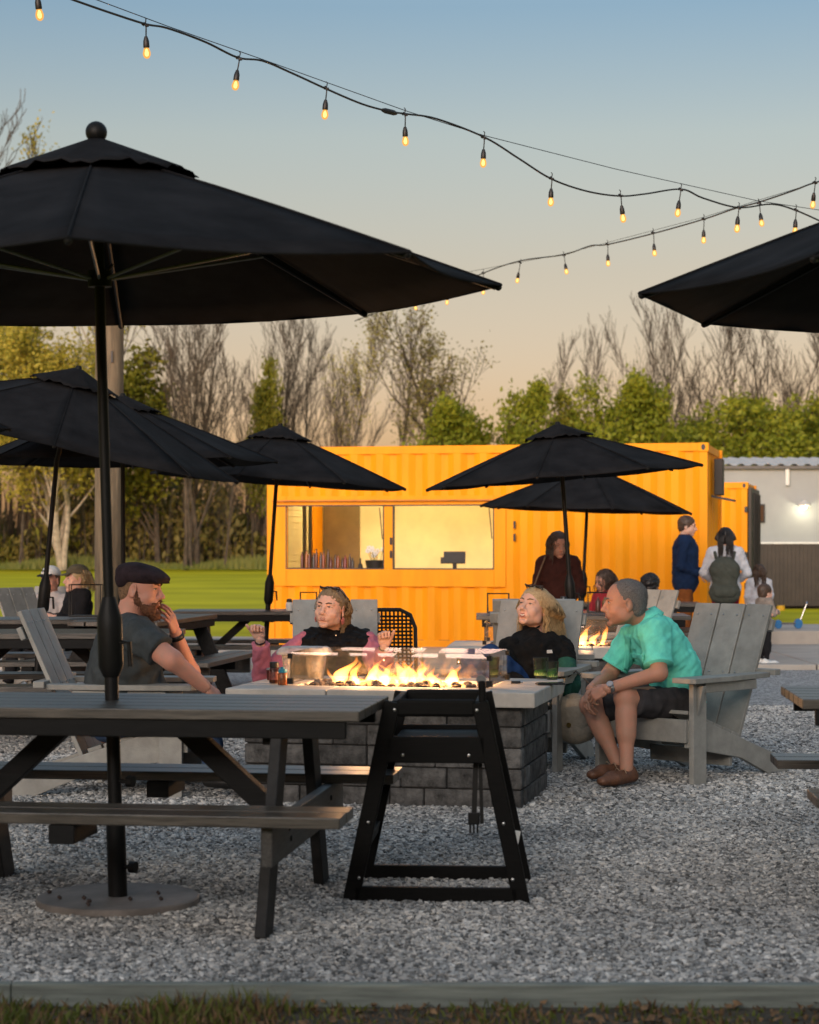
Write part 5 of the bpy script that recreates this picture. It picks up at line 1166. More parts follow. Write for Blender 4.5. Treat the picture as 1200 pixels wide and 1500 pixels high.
# ---- man in the teal shirt
def teal_man():
    pr = Person('man in a teal short-sleeved shirt and dark shorts leaning forward', (1.30,11.6,0))
    J = J_(pelvis=(1.545,11.80,.475), shL=P(960,925,11.53), shR=P(932,926,11.90), neck=P(948,910,11.70), hipL=(1.53,11.70,.47), hipR=(1.51,11.90,.47), knL=P(917,1024,11.43), anL=P(918,1126,11.36), knR=P(866,1034,11.76), anR=P(904,1117,11.62),
           elL=P(966,986,11.42), wrL=P(890,1009,11.36), elR=P(893,988,11.90), wrR=P(866,1010,11.62), bend=(.055,.01,.02))
    toeL, toeR = P(880,1150,11.22), P(868,1140,11.5)
    pr.head(P(916,883,11.66), (-1,-.03,-.06), (-.06,0,1), J['neck'], 1.12, jaw=1.04, nose=.95)
    body = arm(J,'L',.35,2,w=1.05,cut=None)+arm(J,'R',.35,2,w=1.05,cut=None)+leg(J,'L',.55,2,cut=None)+leg(J,'R',.55,2,cut=None)
    for s in 'LR': body += [ell(J['kn'+s]+Vector((-.012,0,.012)), .052, None, .03)]
    pr.add(sdf_mesh(body, .006)); pr.add(sdf_mesh(torso(J,-.012), .014))
    dL = (P(858,1024,11.40)-J['wrL']); pr.add(hand(J['wrL'], dL, (-.2,-.75,.6), 1, curl=(38,45,25), s=1.05))
    dR = (P(856,1042,11.52)-J['wrR']); pr.add(hand(J['wrR'], dR, (-.75,-.3,.55), -1, curl=(30,40,25), s=1.05))
    pr.finish(SK3)
    head_features(pr.root, pr.Hl, SK3, LIPM, 'grey_hair', 0, .6, .006)
    pr.hair_cap('grey_hair', .0045, (.0,.118,-.022), (.082,.066,.094), (.0014,.010,2), -.065); pr.fuzz('grey_hair', 3200, .0075, .0008, 'hair', .15)
    sh = torso(J,.026,1.04,.80)+arm(J,'L',0,.80,off=.030,w=1.1)+arm(J,'R',0,.80,off=.030,w=1.1)
    f = fwd_of(J); hem = J['pelvis']+Vector((0,0,-.02))
    sh += [cone(J['pelvis']+Vector((0,0,.02)), J['pelvis']+Vector((.005,0,-.045)), .155, .165, .03, (f,.85)), plane(J['neck']+Vector((-.02,0,.008)), (-.42,0,.9)), plane(hem+Vector((0,0,-.05)), (.25,0,-1))]
    teal = cloth('teal_shirt', (.15,.70,.56), .85, .07, .2); sho = pr.layer('shirt', sh, teal, .0055, (.0040,.06,4,(1,1,.5)))
    # collar, placket, pocket, cuffs
    N = J['neck']; col = MB(); rings = []
    ax = Vector((-.42,0,.9)).normalized(); fr_ = Vector((-.9,0,-.42)).normalized(); lt = ax.cross(fr_)
    n = 22; v = []
    for i in range(n):
        a = R(-160+320*i/(n-1)); dirv = (-fr_*math.cos(a)*1.05+lt*math.sin(a)*.9)
        front = max(0, abs(i/(n-1)-.5)*2-.55)/.45
        v += [N+dirv*.074+ax*(.060-.02*front), N+dirv*(.104+.012*front)+ax*(.004-.050*front), N+dirv*(.098+.010*front)+ax*(-.002-.050*front), N+dirv*.068+ax*(.054-.02*front)]
    col.add(v, [(4*i+k, 4*(i+1)+k, 4*(i+1)+(k+1)%4, 4*i+(k+1)%4) for i in range(n-1) for k in range(4)]+[(0,1,2,3),(4*n-1,4*n-2,4*n-3,4*n-4)]); pr.mb(col, 'collar', teal, False)
    for s in 'LR':
        a, b = J['sh'+s].lerp(J['el'+s],.765), J['sh'+s].lerp(J['el'+s],.815); pr.band(a, b, .081, .02, 'sleeve_hem', teal, .004)
    shorts = torso(J,.012,1.0,.85)[:2]+leg(J,'L',0,.90,off=.034,w=1.02)+leg(J,'R',0,.90,off=.034,w=1.02)+[plane(J['pelvis']+Vector((0,0,.07)),(0,0,1))]
    pr.layer('shorts', shorts, cloth('charcoal_shorts', (.045,.042,.044)), .007, (.005,.09,9))
    sm = mk('brown_leather', (.13,.055,.028), .5, .2, 20, .3, 80); so = mk('shoe_sole', (.05,.03,.02), .8)
    for s, t in (('L',toeL),('R',toeR)):
        o = pr.layer('shoe', shoe_prims(J['an'+s]-Vector((0,0,.0)), t, .002), sm, .005)
        d = (t-J['an'+s]); d.z = 0; d.normalize(); b0 = J['an'+s]+d*.05; l2 = d.cross(Vector((0,0,1)))
        lc = MB(); 
        for k in range(3): q = b0+d*.028*k+Vector((0,0,-.022-.010*k)); lc.tube([q-l2*.024, q+Vector((0,0,.010)), q+l2*.024], .0028, 5)
        lc.tube([b0+Vector((0,0,-.012)), b0-l2*.03+Vector((0,0,.004)), b0-l2*.045+Vector((0,0,-.02))], .0025, 5); lc.tube([b0+Vector((0,0,-.012)), b0+l2*.03+Vector((0,0,.006)), b0+l2*.045+Vector((0,0,-.02))], .0025, 5)
        pr.mb(lc, 'laces', mk('pale_laces', (.35,.25,.16), .8), False, 2)
    w0 = J['wrL'].lerp(J['elL'],.03); w1 = J['wrL'].lerp(J['elL'],.10); wt = pr.band(w0, w1, .031, .02, 'watch_strap', 'steel', .003)
    wn_ = (Vector((-.2,-.75,.6))).normalized(); wc_ = w0.lerp(w1,.5)+wn_*.030; pr.mb(MB().tube([wc_, wc_+wn_*.011], .019, 16), 'watch', 'steel', False, 1)
    pr.mb(MB().tube([wc_+wn_*.0112, wc_+wn_*.0125], .015, 16), 'watch_face', mk('watch_face', (.25,.27,.30), .2), False, 1)
    # chest pocket flap and placket buttons
    mid = (J['shL']+J['shR'])/2
    drape(pr, [sho], ((927,957),(944,960),(942,986),(926,982)), 'pocket', teal); drape(pr, [sho], ((926,956),(945,959),(945,966),(926,963)), 'pocket_flap', teal, .007)
    drape(pr, [sho], ((917,930),(925,930),(921,990),(912,990)), 'placket', teal, .004, 12, 3)
    for k in range(5):
        t = .86-.13*k; q = J['pelvis'].lerp(mid,t)+f*(.128 if k else .118)+J['bend']*.6; 
        pr.mb(MB().ball(q, .006, 8, 5), 'button', mk('shirt_button', (.5,.75,.65), .4), False)
    return pr
teal_man()
# ---- bearded man in the flat cap
def cap_man():
    pr = Person('bearded man in a flat cap and dark grey t-shirt, hand at his chin', (-1.35,10.95,0))
    J = J_(pelvis=(-1.60,11.05,.44), shR=P(200,930,10.74), shL=P(200,926,11.22), neck=P(190,905,10.98), hipR=(-1.56,10.94,.44), hipL=(-1.56,11.16,.44), knR=P(288,1046,10.82), anR=P(318,1132,10.80), knL=P(290,1046,11.22), anL=P(322,1130,11.2),
           elR=P(252,967,10.62), wrR=P(300,1006,10.72), elL=P(279,985,11.26), wrL=P(257,926,11.14), bend=(-.03,0,.0))
    pr.head(P(206,862,10.98), (.965,-.24,-.10), (.08,0,1), J['neck'], 1.12, jaw=1.12, face=1.06, nr=.064)
    body = arm(J,'R',.2,2,w=1.28,w1=1.22,cut=None)+arm(J,'L',.2,2,w=1.22,w1=1.15,cut=None)
    pr.add(sdf_mesh(body, .006)); pr.add(sdf_mesh(torso(J,-.01,1.15), .015))
    pr.add(hand(J['wrR'], P(328,1026,10.78)-J['wrR'], (.5,-.5,.7), -1, curl=(20,25,15), s=1.08))
    pr.add(hand(J['wrL'], P(243,884,11.03)-J['wrL'], (.75,-.45,.2), 1, curl=(22,28,20), thumb=(20,8,10), s=1.1))
    pr.finish(SK1); head_features(pr.root, pr.Hl, SK1, LIPM, 'red_beard', 0, .5, .008)
    bd = []
    for s in (-1,1): bd += [cone((s*.068,.006,-.012),(s*.063,.016,-.06),.008,.015,.012), cone((s*.062,.016,-.06),(s*.04,.058,-.095),.015,.021,.02), cone((s*.04,.058,-.095),(0,.084,-.120),.021,.025,.02), cone((s*.004,.108,-.050),(s*.034,.088,-.072),.007,.008,.006), cone((s*.034,.086,-.070),(s*.03,.08,-.105),.010,.016,.012)]
    pr.hp(bd+[ell((0,.095,-.062),(.022,.02,.010),k=.006,sub=True)], .0035, (.0026,.011,5,(1,1,.35)), 'beard', 'red_beard'); pr.fuzz('red_beard', 900, .016, .0009)
    pr.hair_cap(mk('short_fair_hair', (.16,.09,.045), .8, .3, 120), .004, (.0,.10,-.01), (.085,.075,.088), None, -.06)
    capm = cloth('flat_cap_wool', (.028,.019,.022), .95, .2, .5)
    pr.hp([ell((0,-.012,.062),(.096,.118,.060),Euler((R(-7),0,0)).to_matrix(),k=.02), ell((0,-.07,.03),(.080,.055,.05),k=.03), cone((-.03,.095,.052),(.03,.095,.052),.030,.030,.02,((0,-.25,1),.30)), ell((0,.072,.066),(.080,.062,.034),Euler((R(-16),0,0)).to_matrix(),k=.02), cone((-.045,.110,.036),(.045,.110,.036),.028,.028,.012,((0,.35,1),.22)), ell((0,.02,-.032),(.074,.10,.070),k=.006,sub=True), plane((0,0,.012),(0,.22,-1))], .0045, (.0012,.05,3), 'flat_cap', capm)
    ts = torso(J,.018,1.18,.92,belly=.7,chest=1.06)+arm(J,'R',0,.66,off=.024,w=1.32)+arm(J,'L',0,.66,off=.024,w=1.28)+[plane(J['neck']+Vector((0,0,.035)),(.3,0,1)), plane(J['pelvis']+Vector((0,0,-.09)),(0,0,-1))]
    pr.layer('t_shirt', ts, cloth('grey_tee', (.052,.060,.062)), .0065, (.0058,.085,6,(1,1,.6)))
    pr.layer('jeans', torso(J,.02,1.15,.95)[:1]+leg(J,'R',0,2,off=.014,w=1.15,w1=1.05)+leg(J,'L',0,2,off=.014,w=1.15,w1=1.05), 'jeans', .008, (.004,.08,2))
    for s, t in (('R',(.2,-.03,0)),('L',(.2,.03,0))): pr.layer('shoe', shoe_prims(J['an'+s], J['an'+s]+Vector(t)), 'black_edge', .007)
    a = J['wrL'].lerp(J['elL'],.05); pr.band(a, J['wrL'].lerp(J['elL'],.15), .036, .02, 'wristband', 'black_edge', .004)
cap_man()
# ---- woman raising both fists
def vest_woman():
    pr = Person('woman in a black vest and pink sleeves raising both fists', (-.45,12.4,0))
    J = J_(pelvis=(-.44,12.58,.43), shR=P(446,943,12.58), shL=P(539,943,12.58), neck=P(493,925,12.66), hipR=(-.53,12.55,.43), hipL=(-.35,12.55,.43), knR=(-.55,12.16,.50), anR=(-.55,12.1,.1), knL=(-.33,12.16,.5), anL=(-.33,12.1,.1),
           elR=P(386,990,12.44), wrR=P(381,937,12.30), elL=P(561,992,12.36), wrL=P(563,947,12.24))
    pr.head(P(484,891,12.56), (-.36,-.93,.06), (.10,.06,1), J['neck'], 1.06, jaw=1.03, face=1.04, nr=.052, cheek=1)
    pr.add(sdf_mesh(arm(J,'R',1.5,2,w1=.95,cut=None)+arm(J,'L',1.5,2,w1=.95,cut=None), .006)); pr.add(sdf_mesh(torso(J,-.015,.95), .016))
    pr.add(hand(J['wrR'], (P(378,905,12.28)-J['wrR']), (.3,.9,.2), 1, curl=(78,92,60), thumb=(28,5,6), s=.98)); pr.add(hand(J['wrL'], (P(561,915,12.22)-J['wrL']), (-.1,.95,.2), -1, curl=(78,92,60), thumb=(28,5,6), s=.98))
    pr.finish(SK2); head_features(pr.root, pr.Hl, SK2, LIP, 'brown_hair', .3, .34, .016)
    pr.hair_cap('darkblonde', .009, (.0,.100,-.022), (.066,.062,.090), (.0016,.018,3,(1,.4,1)), -.05); pr.hair_long('darkblonde', 700, .25, 4, .42, .045, .0026, 0, back_only=True, drop=1, xmax=.078)
    sunglasses(pr, .113, .034)
    pm = cloth('pink_knit', (.52,.165,.215), .9, .08, .3); vm = cloth('black_vest', (.0085,.008,.008), .7, .2, .3)
    pr.layer('pink_top', arm(J,'R',0,1.86,off=.020,w=1.05)+arm(J,'L',0,1.86,off=.020,w=1.05)+[cone(J['neck']-Vector((0,0,.05)),J['neck']+Vector((0,0,.02)),.068,.066,.03,None,(1,))], pm, .006, (.0045,.06,3))
    for s in 'RL': pr.band(J['el'+s].lerp(J['wr'+s],.80), J['el'+s].lerp(J['wr'+s],.87), .048, .02, 'cuff', pm, .003); pr.band(J['el'+s].lerp(J['wr'+s],.93), J['el'+s].lerp(J['wr'+s],.97), .030, .02, 'bracelet', 'iris', .003)
    f = fwd_of(J)
    pr.layer('vest', torso(J,.030,1.0,.92)+[cone(J['neck']-Vector((0,0,.06)),J['neck']+Vector((0,0,.022)),.085,.080,.03,None,(1,)), plane(J['neck']+Vector((0,-.05,.03)),(0,-.55,1)), plane(J['shR']+Vector((-.012,0,0)),(-1,0,.1)), plane(J['shL']+Vector((.012,0,0)),(1,0,.1))], vm, .006, (.006,.055,8,(.4,.4,1)))
    mid = (J['shL']+J['shR'])/2; zp = [J['neck'].lerp(J['pelvis'],t)+f*(.085+.07*min(1,t*4)) for t in (.1,.2,.32,.45)]; zo = pr.mb(MB().tube(zp, .0035, 6), 'zip', 'steel', False); pr.mb(MB().box(zp[0]+f*.008-Vector((0,0,.012)),(.008,.004,.022)), 'zip_pull', 'steel', False, 0)
    pr.layer('trousers', torso(J,.01,1)[:1]+leg(J,'R',0,2,off=.012)+leg(J,'L',0,2,off=.012), 'navy_jeans', .009, (.004,.08,2))
    for s in 'RL': pr.layer('shoe', shoe_prims(J['an'+s], J['an'+s]+Vector((0,-.2,0))), 'black_edge', .008)
    er = MB(); 
    for k in range(5): a = 2*math.pi*k/5; er.ball((-.084,-.004+.013*math.cos(a),-.066+.013*math.sin(a)),(.004,.010,.010),8,5)
    er.ball((-.086,-.004,-.066),.005,6,4); pr.mb(er, 'earring', mk('pink_earring', (.55,.16,.14), .4)); er2 = MB(); er2.v = [(-x,y,z) for x,y,z in er.v]; er2.f = [tuple(reversed(q)) for q in er.f]; pr.mb(er2, 'earring', mk('pink_earring', (.55,.16,.14), .4))
vest_woman()
# ---- laughing blonde woman
def blonde_woman():
    pr = Person('laughing blonde woman in a black and green jacket leaning back', (.62,12.4,0))
    J = J_(pelvis=(.66,12.48,.43), shR=P(748,950,12.46), shL=P(822,952,12.56), neck=P(787,927,12.66), hipR=(.57,12.44,.44), hipL=(.74,12.50,.44), knR=P(693,968,12.1), anR=(.35,11.95,.30), knL=P(718,962,12.2), anL=(.45,12.0,.30),
           elR=P(737,992,12.32), wrR=P(768,1006,12.12), elL=P(834,1003,12.38), wrL=P(800,1012,12.15))
    pr.head(P(782,890,12.60), (-.58,-.78,.24), (.22,.16,1), J['neck'], 1.06, open_=.6, jaw=.97, nr=.050, cheek=1)
    pr.add(sdf_mesh(arm(J,'R',1.6,2,w1=.9,cut=None)+arm(J,'L',1.6,2,w1=.9,cut=None), .006)); pr.add(sdf_mesh(torso(J,-.015,.92), .016))
    pr.add(hand(J['wrR'], (.05,-.12,-.02), (0,0,1), 1, s=.95)); pr.add(hand(J['wrL'], (-.12,-.05,-.02), (0,0,1), -1, s=.95))
    pr.finish(SK2); head_features(pr.root, pr.Hl, SK2, LIP, 'darkblonde', 1, .32, .017, .004)
    pr.hair_cap('blonde', .010, (.0,.102,-.025), (.064,.060,.092), (.0018,.018,3,(1,.4,1)), -.06); pr.hair_long('blonde', 1500, .36, 8, .30, .050, .0026, -.25, lenvar=.2, drop=1)
    sunglasses(pr, .115, .040, False)
    bk = cloth('black_fleece', (.009,.009,.009), .95, .2, .4); gr = cloth('green_sleeve', (.022,.085,.062)); f = fwd_of(J)
    pr.layer('jacket', torso(J,.024,.97,.90)+[cone(J['neck']-Vector((0,0,.06)),J['neck']+Vector((-.005,0,.03)),.078,.074,.03,None,(1,)), ell(J['neck']+f*.085+Vector((-.006,0,-.035)), (.026,.06,.058), None, .008, True), plane(J['neck']+Vector((-.03,-.06,.045)),(-.25,-.35,1))], bk, .006, (.0055,.07,8))
    pr.layer('sleeve', arm(J,'L',.25,1.85,off=.022,w=1.05), gr, .006, (.0042,.06,5))
    pr.layer('sleeve', arm(J,'R',.0,1.85,off=.022,w=1.05), bk, .006, (.0042,.06,5)); pr.layer('shoulder_panel', arm(J,'L',0,.42,off=.026,w=1.05), bk, .006, (.0042,.06,5))
    # small white mountain-arc emblem on the chest
    mid = (J['shL']+J['shR'])/2; ex = (J['shL']-J['shR']).normalized(); ez = (J['neck']-J['pelvis']).normalized(); c0 = J['pelvis'].lerp(mid,.80)+f*.152+ex*.055
    em = MB()
    for k in range(3):
        q0 = c0+ez*(.010-.008*k)+ex*(.002*k); em.bar(q0-ex*.020, q0+ex*(.012+.002*k)+ez*.002, .0045, .004, tuple(ez))
    pr.mb(em, 'chest_emblem', 'white_paint', False, 0)
    st = [J['shL'].lerp(J['neck'],.55)+f*.09, J['pelvis'].lerp(mid,.72)+f*.150-ex*.03, J['pelvis'].lerp(mid,.40)+f*.155+ex*.06, J['pelvis'].lerp(mid,.2)+f*.13+ex*.14]
    st = [P(766,938,12.47), P(770,958,12.42), P(776,982,12.38), P(786,1004,12.34)]
    pr.mb(MB().tube(st, .009, 8), 'bag_strap', mk('mauve_strap', (.30,.16,.15), .5), False)
    pr.layer('jeans', torso(J,.01,1)[:1]+leg(J,'R',0,2,off=.012)+leg(J,'L',0,2,off=.012), 'navy_jeans', .008, (.004,.08,2))
    for s in 'RL': pr.layer('shoe', shoe_prims(J['an'+s], J['an'+s]+Vector((-.1,-.2,0))), 'white_paint', .008)
blonde_woman()
# ------------------------------------------------------------------ people further back
def rotz(v, a, o): 
    c, s = math.cos(a), math.sin(a); return Vector((o[0]+v[0]*c-v[1]*s, o[1]+v[0]*s+v[1]*c, o[2]+v[2]))
def simple_person(label, loc, H, yaw, skin, hairfn, top, bottom, topname='shirt', bottomname='trousers', pose=None, head_yaw=0, head_pitch=0, sleeve=1.9, shoes='black_edge', h=.010, fullness=1.0, seated=False, legs=True):
    # yaw: direction faced, 0 = towards the camera, 90 = to the right of the picture
    pr = Person(label, loc); k = H/1.75; a = R(yaw)
    S = dict(pelvis=(0,0,.95), shL=(.185,0,1.43), shR=(-.185,0,1.43), neck=(0,.01,1.50), hipL=(.09,0,.93), hipR=(-.09,0,.93), knL=(.10,-.01,.50), knR=(-.10,-.01,.50), anL=(.10,.02,.09), anR=(-.10,.02,.09), elL=(.23,.03,1.15), elR=(-.23,.03,1.15), wrL=(.22,-.10,.93), wrR=(-.22,-.10,.93), head=(0,-.025,1.635))
    if seated: S.update(pelvis=(0,0,.52), shL=(.17,.02,.98), shR=(-.17,.02,.98), neck=(0,.03,1.05), hipL=(.09,0,.50), hipR=(-.09,0,.50), knL=(.12,-.42,.52), knR=(-.12,-.42,.52), anL=(.12,-.42,.09), anR=(-.12,-.42,.09), elL=(.24,-.05,.74), elR=(-.24,-.05,.74), wrL=(.14,-.28,.78), wrR=(-.14,-.28,.78), head=(0,0,1.185))
    if pose: S.update(pose)
    J = {n: rotz(Vector(v)*k, a, loc) for n, v in S.items()}; hc = J.pop('head')
    fy = rotz((0,-1,0), R(yaw+head_yaw), (0,0,0)); fy.z = math.tan(R(head_pitch))
    pr.head(hc, fy, (0,0,1), J['neck'], 1.05*(.93+.07*k) if H > 1.3 else .86, .0065)
    body = arm(J,'L',1.0,2,w=.95,cut=None)+arm(J,'R',1.0,2,w=.95,cut=None); pr.add(sdf_mesh(body, h)); pr.add(sdf_mesh(torso(J,-.02,k*fullness), .02))
    for s, sd in (('L',1),('R',-1)):
        d = J['wr'+s]-J['el'+s]; pr.add(hand(J['wr'+s], d, rotz((sd*.6,-.3,.5), a, (0,0,0)), -sd, h=.007, s=.95*k if k > .7 else .7))
    pr.finish(skin); head_features(pr.root, pr.Hl, skin, LIPM, 'brown_hair', 0, .6, .004)
    kk = k*fullness
    tp = torso(J,.016*k,kk,.84)+arm(J,'L',0,sleeve,off=.016,w=k)+arm(J,'R',0,sleeve,off=.016,w=k)+[plane(J['neck']+Vector((0,0,.03*k)),(0,0,1))]
    pr.layer(topname, tp, top, h, (.004,.08,3))
    if legs:
        pr.layer(bottomname, torso(J,.010,kk,.86)[:1]+leg(J,'L',0,1.93,off=.012,w=k,w1=k)+leg(J,'R',0,1.93,off=.012,w=k,w1=k), bottom, h, (.004,.09,5))
        for s in 'LR': pr.layer('shoe', shoe_prims(J['an'+s], J['an'+s]+rotz((0,-.2,0), a, (0,0,0))), shoes, h*.9)
    hairfn(pr); pr.J = J; return pr
short_dark = lambda m: (lambda pr: pr.hair_cap(m, .012, (.0,.108,-.018), (.068,.058,.088), (.003,.02,4), -.055, .006))
def long_hair(m, L=.36, n=500, **k):
    def fn(pr): pr.hair_cap(m, .009, (.0,.100,-.018), (.070,.068,.094), (.002,.02,3), -.06, .006); pr.hair_long(m, n, L, 5, .45, .048, .0036, xmax=.082, **k)
    return fn
navy = cloth('navy_shirt', (.012,.028,.075)); rust = cloth('rust_trousers', (.22,.075,.022)); white_knit = cloth('white_knit', (.50,.52,.57)); crimson = cloth('crimson_trousers', (.20,.008,.028)); dkbrown = cloth('dark_brown_top', (.040,.013,.010)); charcoal = cloth('charcoal_cloth', (.014,.014,.016)); beige = cloth('beige_hoodie', (.26,.22,.19)); redc = cloth('red_shirt', (.35,.03,.04)); pale = cloth('pale_shirt', (.42,.38,.36))
def spot(px, d): return (at(px,d).x, d, gz(d)+(.055 if d > PAVE0 else .0)-.01*(d > PAVE0))
simple_person('standing man in a navy shirt and rust-brown trousers facing the backpacker', spot(1004,26.0), 1.76, 78, SK2, short_dark('brown_hair'), navy, rust, pose=dict(elL=(.24,.03,1.14), wrL=(.15,-.2,1.05), elR=(-.23,.04,1.13), wrR=(-.12,-.2,1.02)), head_pitch=-8, fullness=1.22)
bp_ = simple_person('woman in a white top and crimson trousers wearing a dark green backpack', spot(1063,25.4), 1.60, 172, SK2, long_hair('black_hair', .40, 700), white_knit, crimson, pose=dict(elL=(.29,-.02,1.16), wrL=(.18,-.18,1.05), elR=(-.29,-.02,1.16), wrR=(-.18,-.18,1.05)), fullness=1.15)
bag = thing('backpack', 'dark green backpack on the woman in the white top', 'backpack', (at(1066,25.0).x, 25.22, .68), R(172+180))
bag.scale = (1.2,1.2,1.2); kb = cloth('green_backpack_cloth', (.055,.062,.052), .7)
link('pack', to_mesh('pack', *sdf_mesh([cone((-.07,0,.06),(.07,0,.06),.085,.085,.04,((0,1,0),.8)), cone((-.07,0,.30),(.07,0,.30),.08,.08,.05,((0,1,0),.8)), cone((0,0,.08),(0,0,.32),.13,.12,.05,((0,1,0),.55))], .008, (.002,.07,2))), kb, bag)
link('front_pocket', to_mesh('front_pocket', *sdf_mesh([cone((-.06,-.075,.08),(.06,-.075,.08),.06,.06,.03,((0,1,0),.5)), plane((0,0,.14),(0,0,1))], .007)), kb, bag)
for s in (-1,1): MB().tube([(s*.08,.04,.40),(s*.10,.08,.48),(s*.11,.22,.49)], .018, 8).build('strap', kb, bag, 2)
MB().tube([(-.03,-.02,.40),(0,-.03,.44),(.03,-.02,.40)], .008, 6).build('grab_loop', kb, bag, 2)
simple_person('woman in a dark brown top standing behind a table, looking down', spot(818,20.3), 1.53, -8, SK3, long_hair('brown_hair', .30, 260), dkbrown, charcoal, head_pitch=-14, head_yaw=22, pose=dict(elL=(.25,-.02,1.13), wrL=(.16,-.25,1.02), elR=(-.25,.0,1.13), wrR=(-.2,-.2,.98)))
tb = thing('shoulder_bag', 'tan shoulder bag hanging at the side of the standing woman', 'bag', (at(786,20.1).x, 20.2, .62), 0)
link('bag_body', to_mesh('bag_body', *sdf_mesh([cone((-.06,0,.06),(.06,0,.06),.07,.07,.03,((0,1,0),.6)), cone((-.04,0,.22),(.04,0,.22),.05,.05,.04,((0,1,0),.6))], .009)), mk('tan_leather', (.20,.12,.055), .6), tb)
MB().tube([(-.04,0,.26),(.03,0,.45),(.09,.02,.60),(.10,.06,.62)], .008, 6).build('strap', mk('tan_leather_strap', (.15,.085,.04), .6), tb, 2)
simple_person('girl with long dark hair standing by the second container', spot(1112,26.8), 1.12, 170, SK4, long_hair('brown_hair', .30, 450), white_knit, charcoal, head_yaw=10, h=.009)
simple_person('toddler in a beige top and dark trousers standing at the gravel edge', spot(1120,24.2), .90, 120, SK2, short_dark('brown_hair'), beige, charcoal, shoes='white_paint', h=.008, pose=dict(elL=(.27,-.05,1.16), wrL=(.12,-.28,1.2), elR=(-.27,-.05,1.16), wrR=(-.12,-.28,1.2)))
simple_person('seated dark-haired child in red at the table by the container', (at(886,22.6).x,22.6,gz(22.6)+.02), 1.52, -60, SK3, long_hair('brown_hair', .26, 350), redc, charcoal, seated=True, head_pitch=-15)
simple_person('seated person with short dark hair just behind the teal-shirted man', (at(953,22.2).x,22.2,gz(22.2)+.0), 1.48, 150, SK4, lambda pr: pr.hair_cap('black_hair', .022, (.0,.112,-.022), (.066,.055,.088), (.006,.03,4), -.06, .006), charcoal, charcoal, seated=True)
# two people in caps at the far left
def capfn(m, hair, long=False, brim=1):
    def fn(pr):
        if long: pr.hair_cap(hair, .009, (.0,.103,-.022), (.064,.060,.090), None, -.06, .006); pr.hair_long(hair, 250, .20, 5, .3, .03, .004, back_only=True)
        else: pr.hair_cap(hair, .005, (.0,.10,-.02), (.075,.062,.090), None, -.05, .006)
        pr.hp([ell((0,-.014,.052),(.087,.108,.085),k=.01), plane((0,0,.045),(0,.1,-1))], .006, None, 'cap', m[0]); pr.hp([cone((-.03,.10,.045),(.03,.10,.045),.052,.052,.01,((0,.3,1),.12))], .005, None, 'cap_brim', m[1])
    return fn
rec = dict(pelvis=(0,0,.44), shL=(.18,.30,.86), shR=(-.18,.30,.86), neck=(0,.33,.94), head=(0,.30,1.075), hipL=(.09,-.02,.43), hipR=(-.09,-.02,.43), knL=(.10,-.40,.62), knR=(-.14,-.40,.66), anL=(.10,-.62,.09), anR=(-.12,-.60,.09), elL=(.30,.12,.68), elR=(-.30,.10,.68), wrL=(.20,-.12,.62), wrR=(-.26,-.15,.62))
wcap = simple_person('reclining man in a white cap with a dark brim and pale top', (at(52,19.9).x,19.8,gz(19.8)), 1.75, -22, SK1, capfn((cloth('white_cap', (.6,.58,.55)), cloth('dark_brim', (.02,.02,.022))), 'brown_hair'), pale, charcoal, seated=True, pose=rec)
em = MB()
for k in range(4): em.tube([(-.030+.018*k,.098-.004*abs(k-1.5),.078),(-.026+.018*k,.094-.004*abs(k-1.5),.094),(-.018+.018*k,.097-.004*abs(k-1.5),.080)], .0035, 5)
wcap.mb(em, 'cap_lettering', 'black_edge')
simple_person('woman in an olive cap and black top seen from the side', (at(112,19.3).x,19.3,gz(19.3)), 1.66, -62, SK2, capfn((cloth('olive_cap', (.12,.10,.065)),)*2, 'blonde', True), charcoal, charcoal, seated=True, pose=dict(head=(0,.0,1.15), neck=(0,.03,1.03)))
# ------------------------------------------------------------------ small things on tables and pit
PZ = .612
def onpit(px, py): d = 3000*(EYE-PZ)/(py-HOR); return ((px-600)*d/FPX, d, PZ)
tubt = thing('plastic_tub', 'clear plastic takeaway tub with a pale lid beside the flames', 'tub', onpit(446,994), R(-12))
def rrect(w, d, z, r=.02): return [(sx*(w/2-r)+r*math.cos(a), sy*(d/2-r)+r*math.sin(a), z) for sx, sy, a0 in ((1,1,0),(-1,1,90),(-1,-1,180),(1,-1,270)) for a in [R(a0+t) for t in (0,30,60,90)]]
def loft(rings, cap=True):
    mb = MB(); n = len(rings[0]); v = [p for r in rings for p in r]; f = [(i*n+j, i*n+(j+1)%n, (i+1)*n+(j+1)%n, (i+1)*n+j) for i in range(len(rings)-1) for j in range(n)]
    if cap: f += [tuple(reversed(range(n))), tuple((len(rings)-1)*n+j for j in range(n))]
    return mb.add(v, f)
loft([rrect(.19,.15,.0),rrect(.21,.17,.07),rrect(.225,.18,.135)]).build('tub_body', 'tub', tubt, 2)
loft([rrect(.27,.22,.136),rrect(.275,.225,.148),rrect(.25,.20,.170),rrect(.225,.18,.178)]).build('tub_lid', 'lid', tubt, 1)
def lathe_thing(name, label, cat, loc, profs, group=None):
    t = thing(name, label, cat, loc, 0, group)
    for nm, prof, mat in profs: MB().lathe(prof, n=20).build(nm, mat, t, 1)
    return t
lathe_thing('drink_bottle', 'dark brown squat bottle with black lid at the left of the fire pit', 'bottle', onpit(402,1001), [('bottle_body', [(.020,0),(.028,.004),(.028,.075),(.022,.085)], mk('brown_glass', (.05,.015,.008), .15, .2)), ('bottle_label', [(.0283,.02),(.0285,.022),(.0285,.062),(.0283,.064)], mk('maroon_label', (.16,.04,.03), .5, .4, 60)), ('bottle_cap', [(.024,.085),(.025,.088),(.025,.112),(.022,.115)], 'black_edge')])
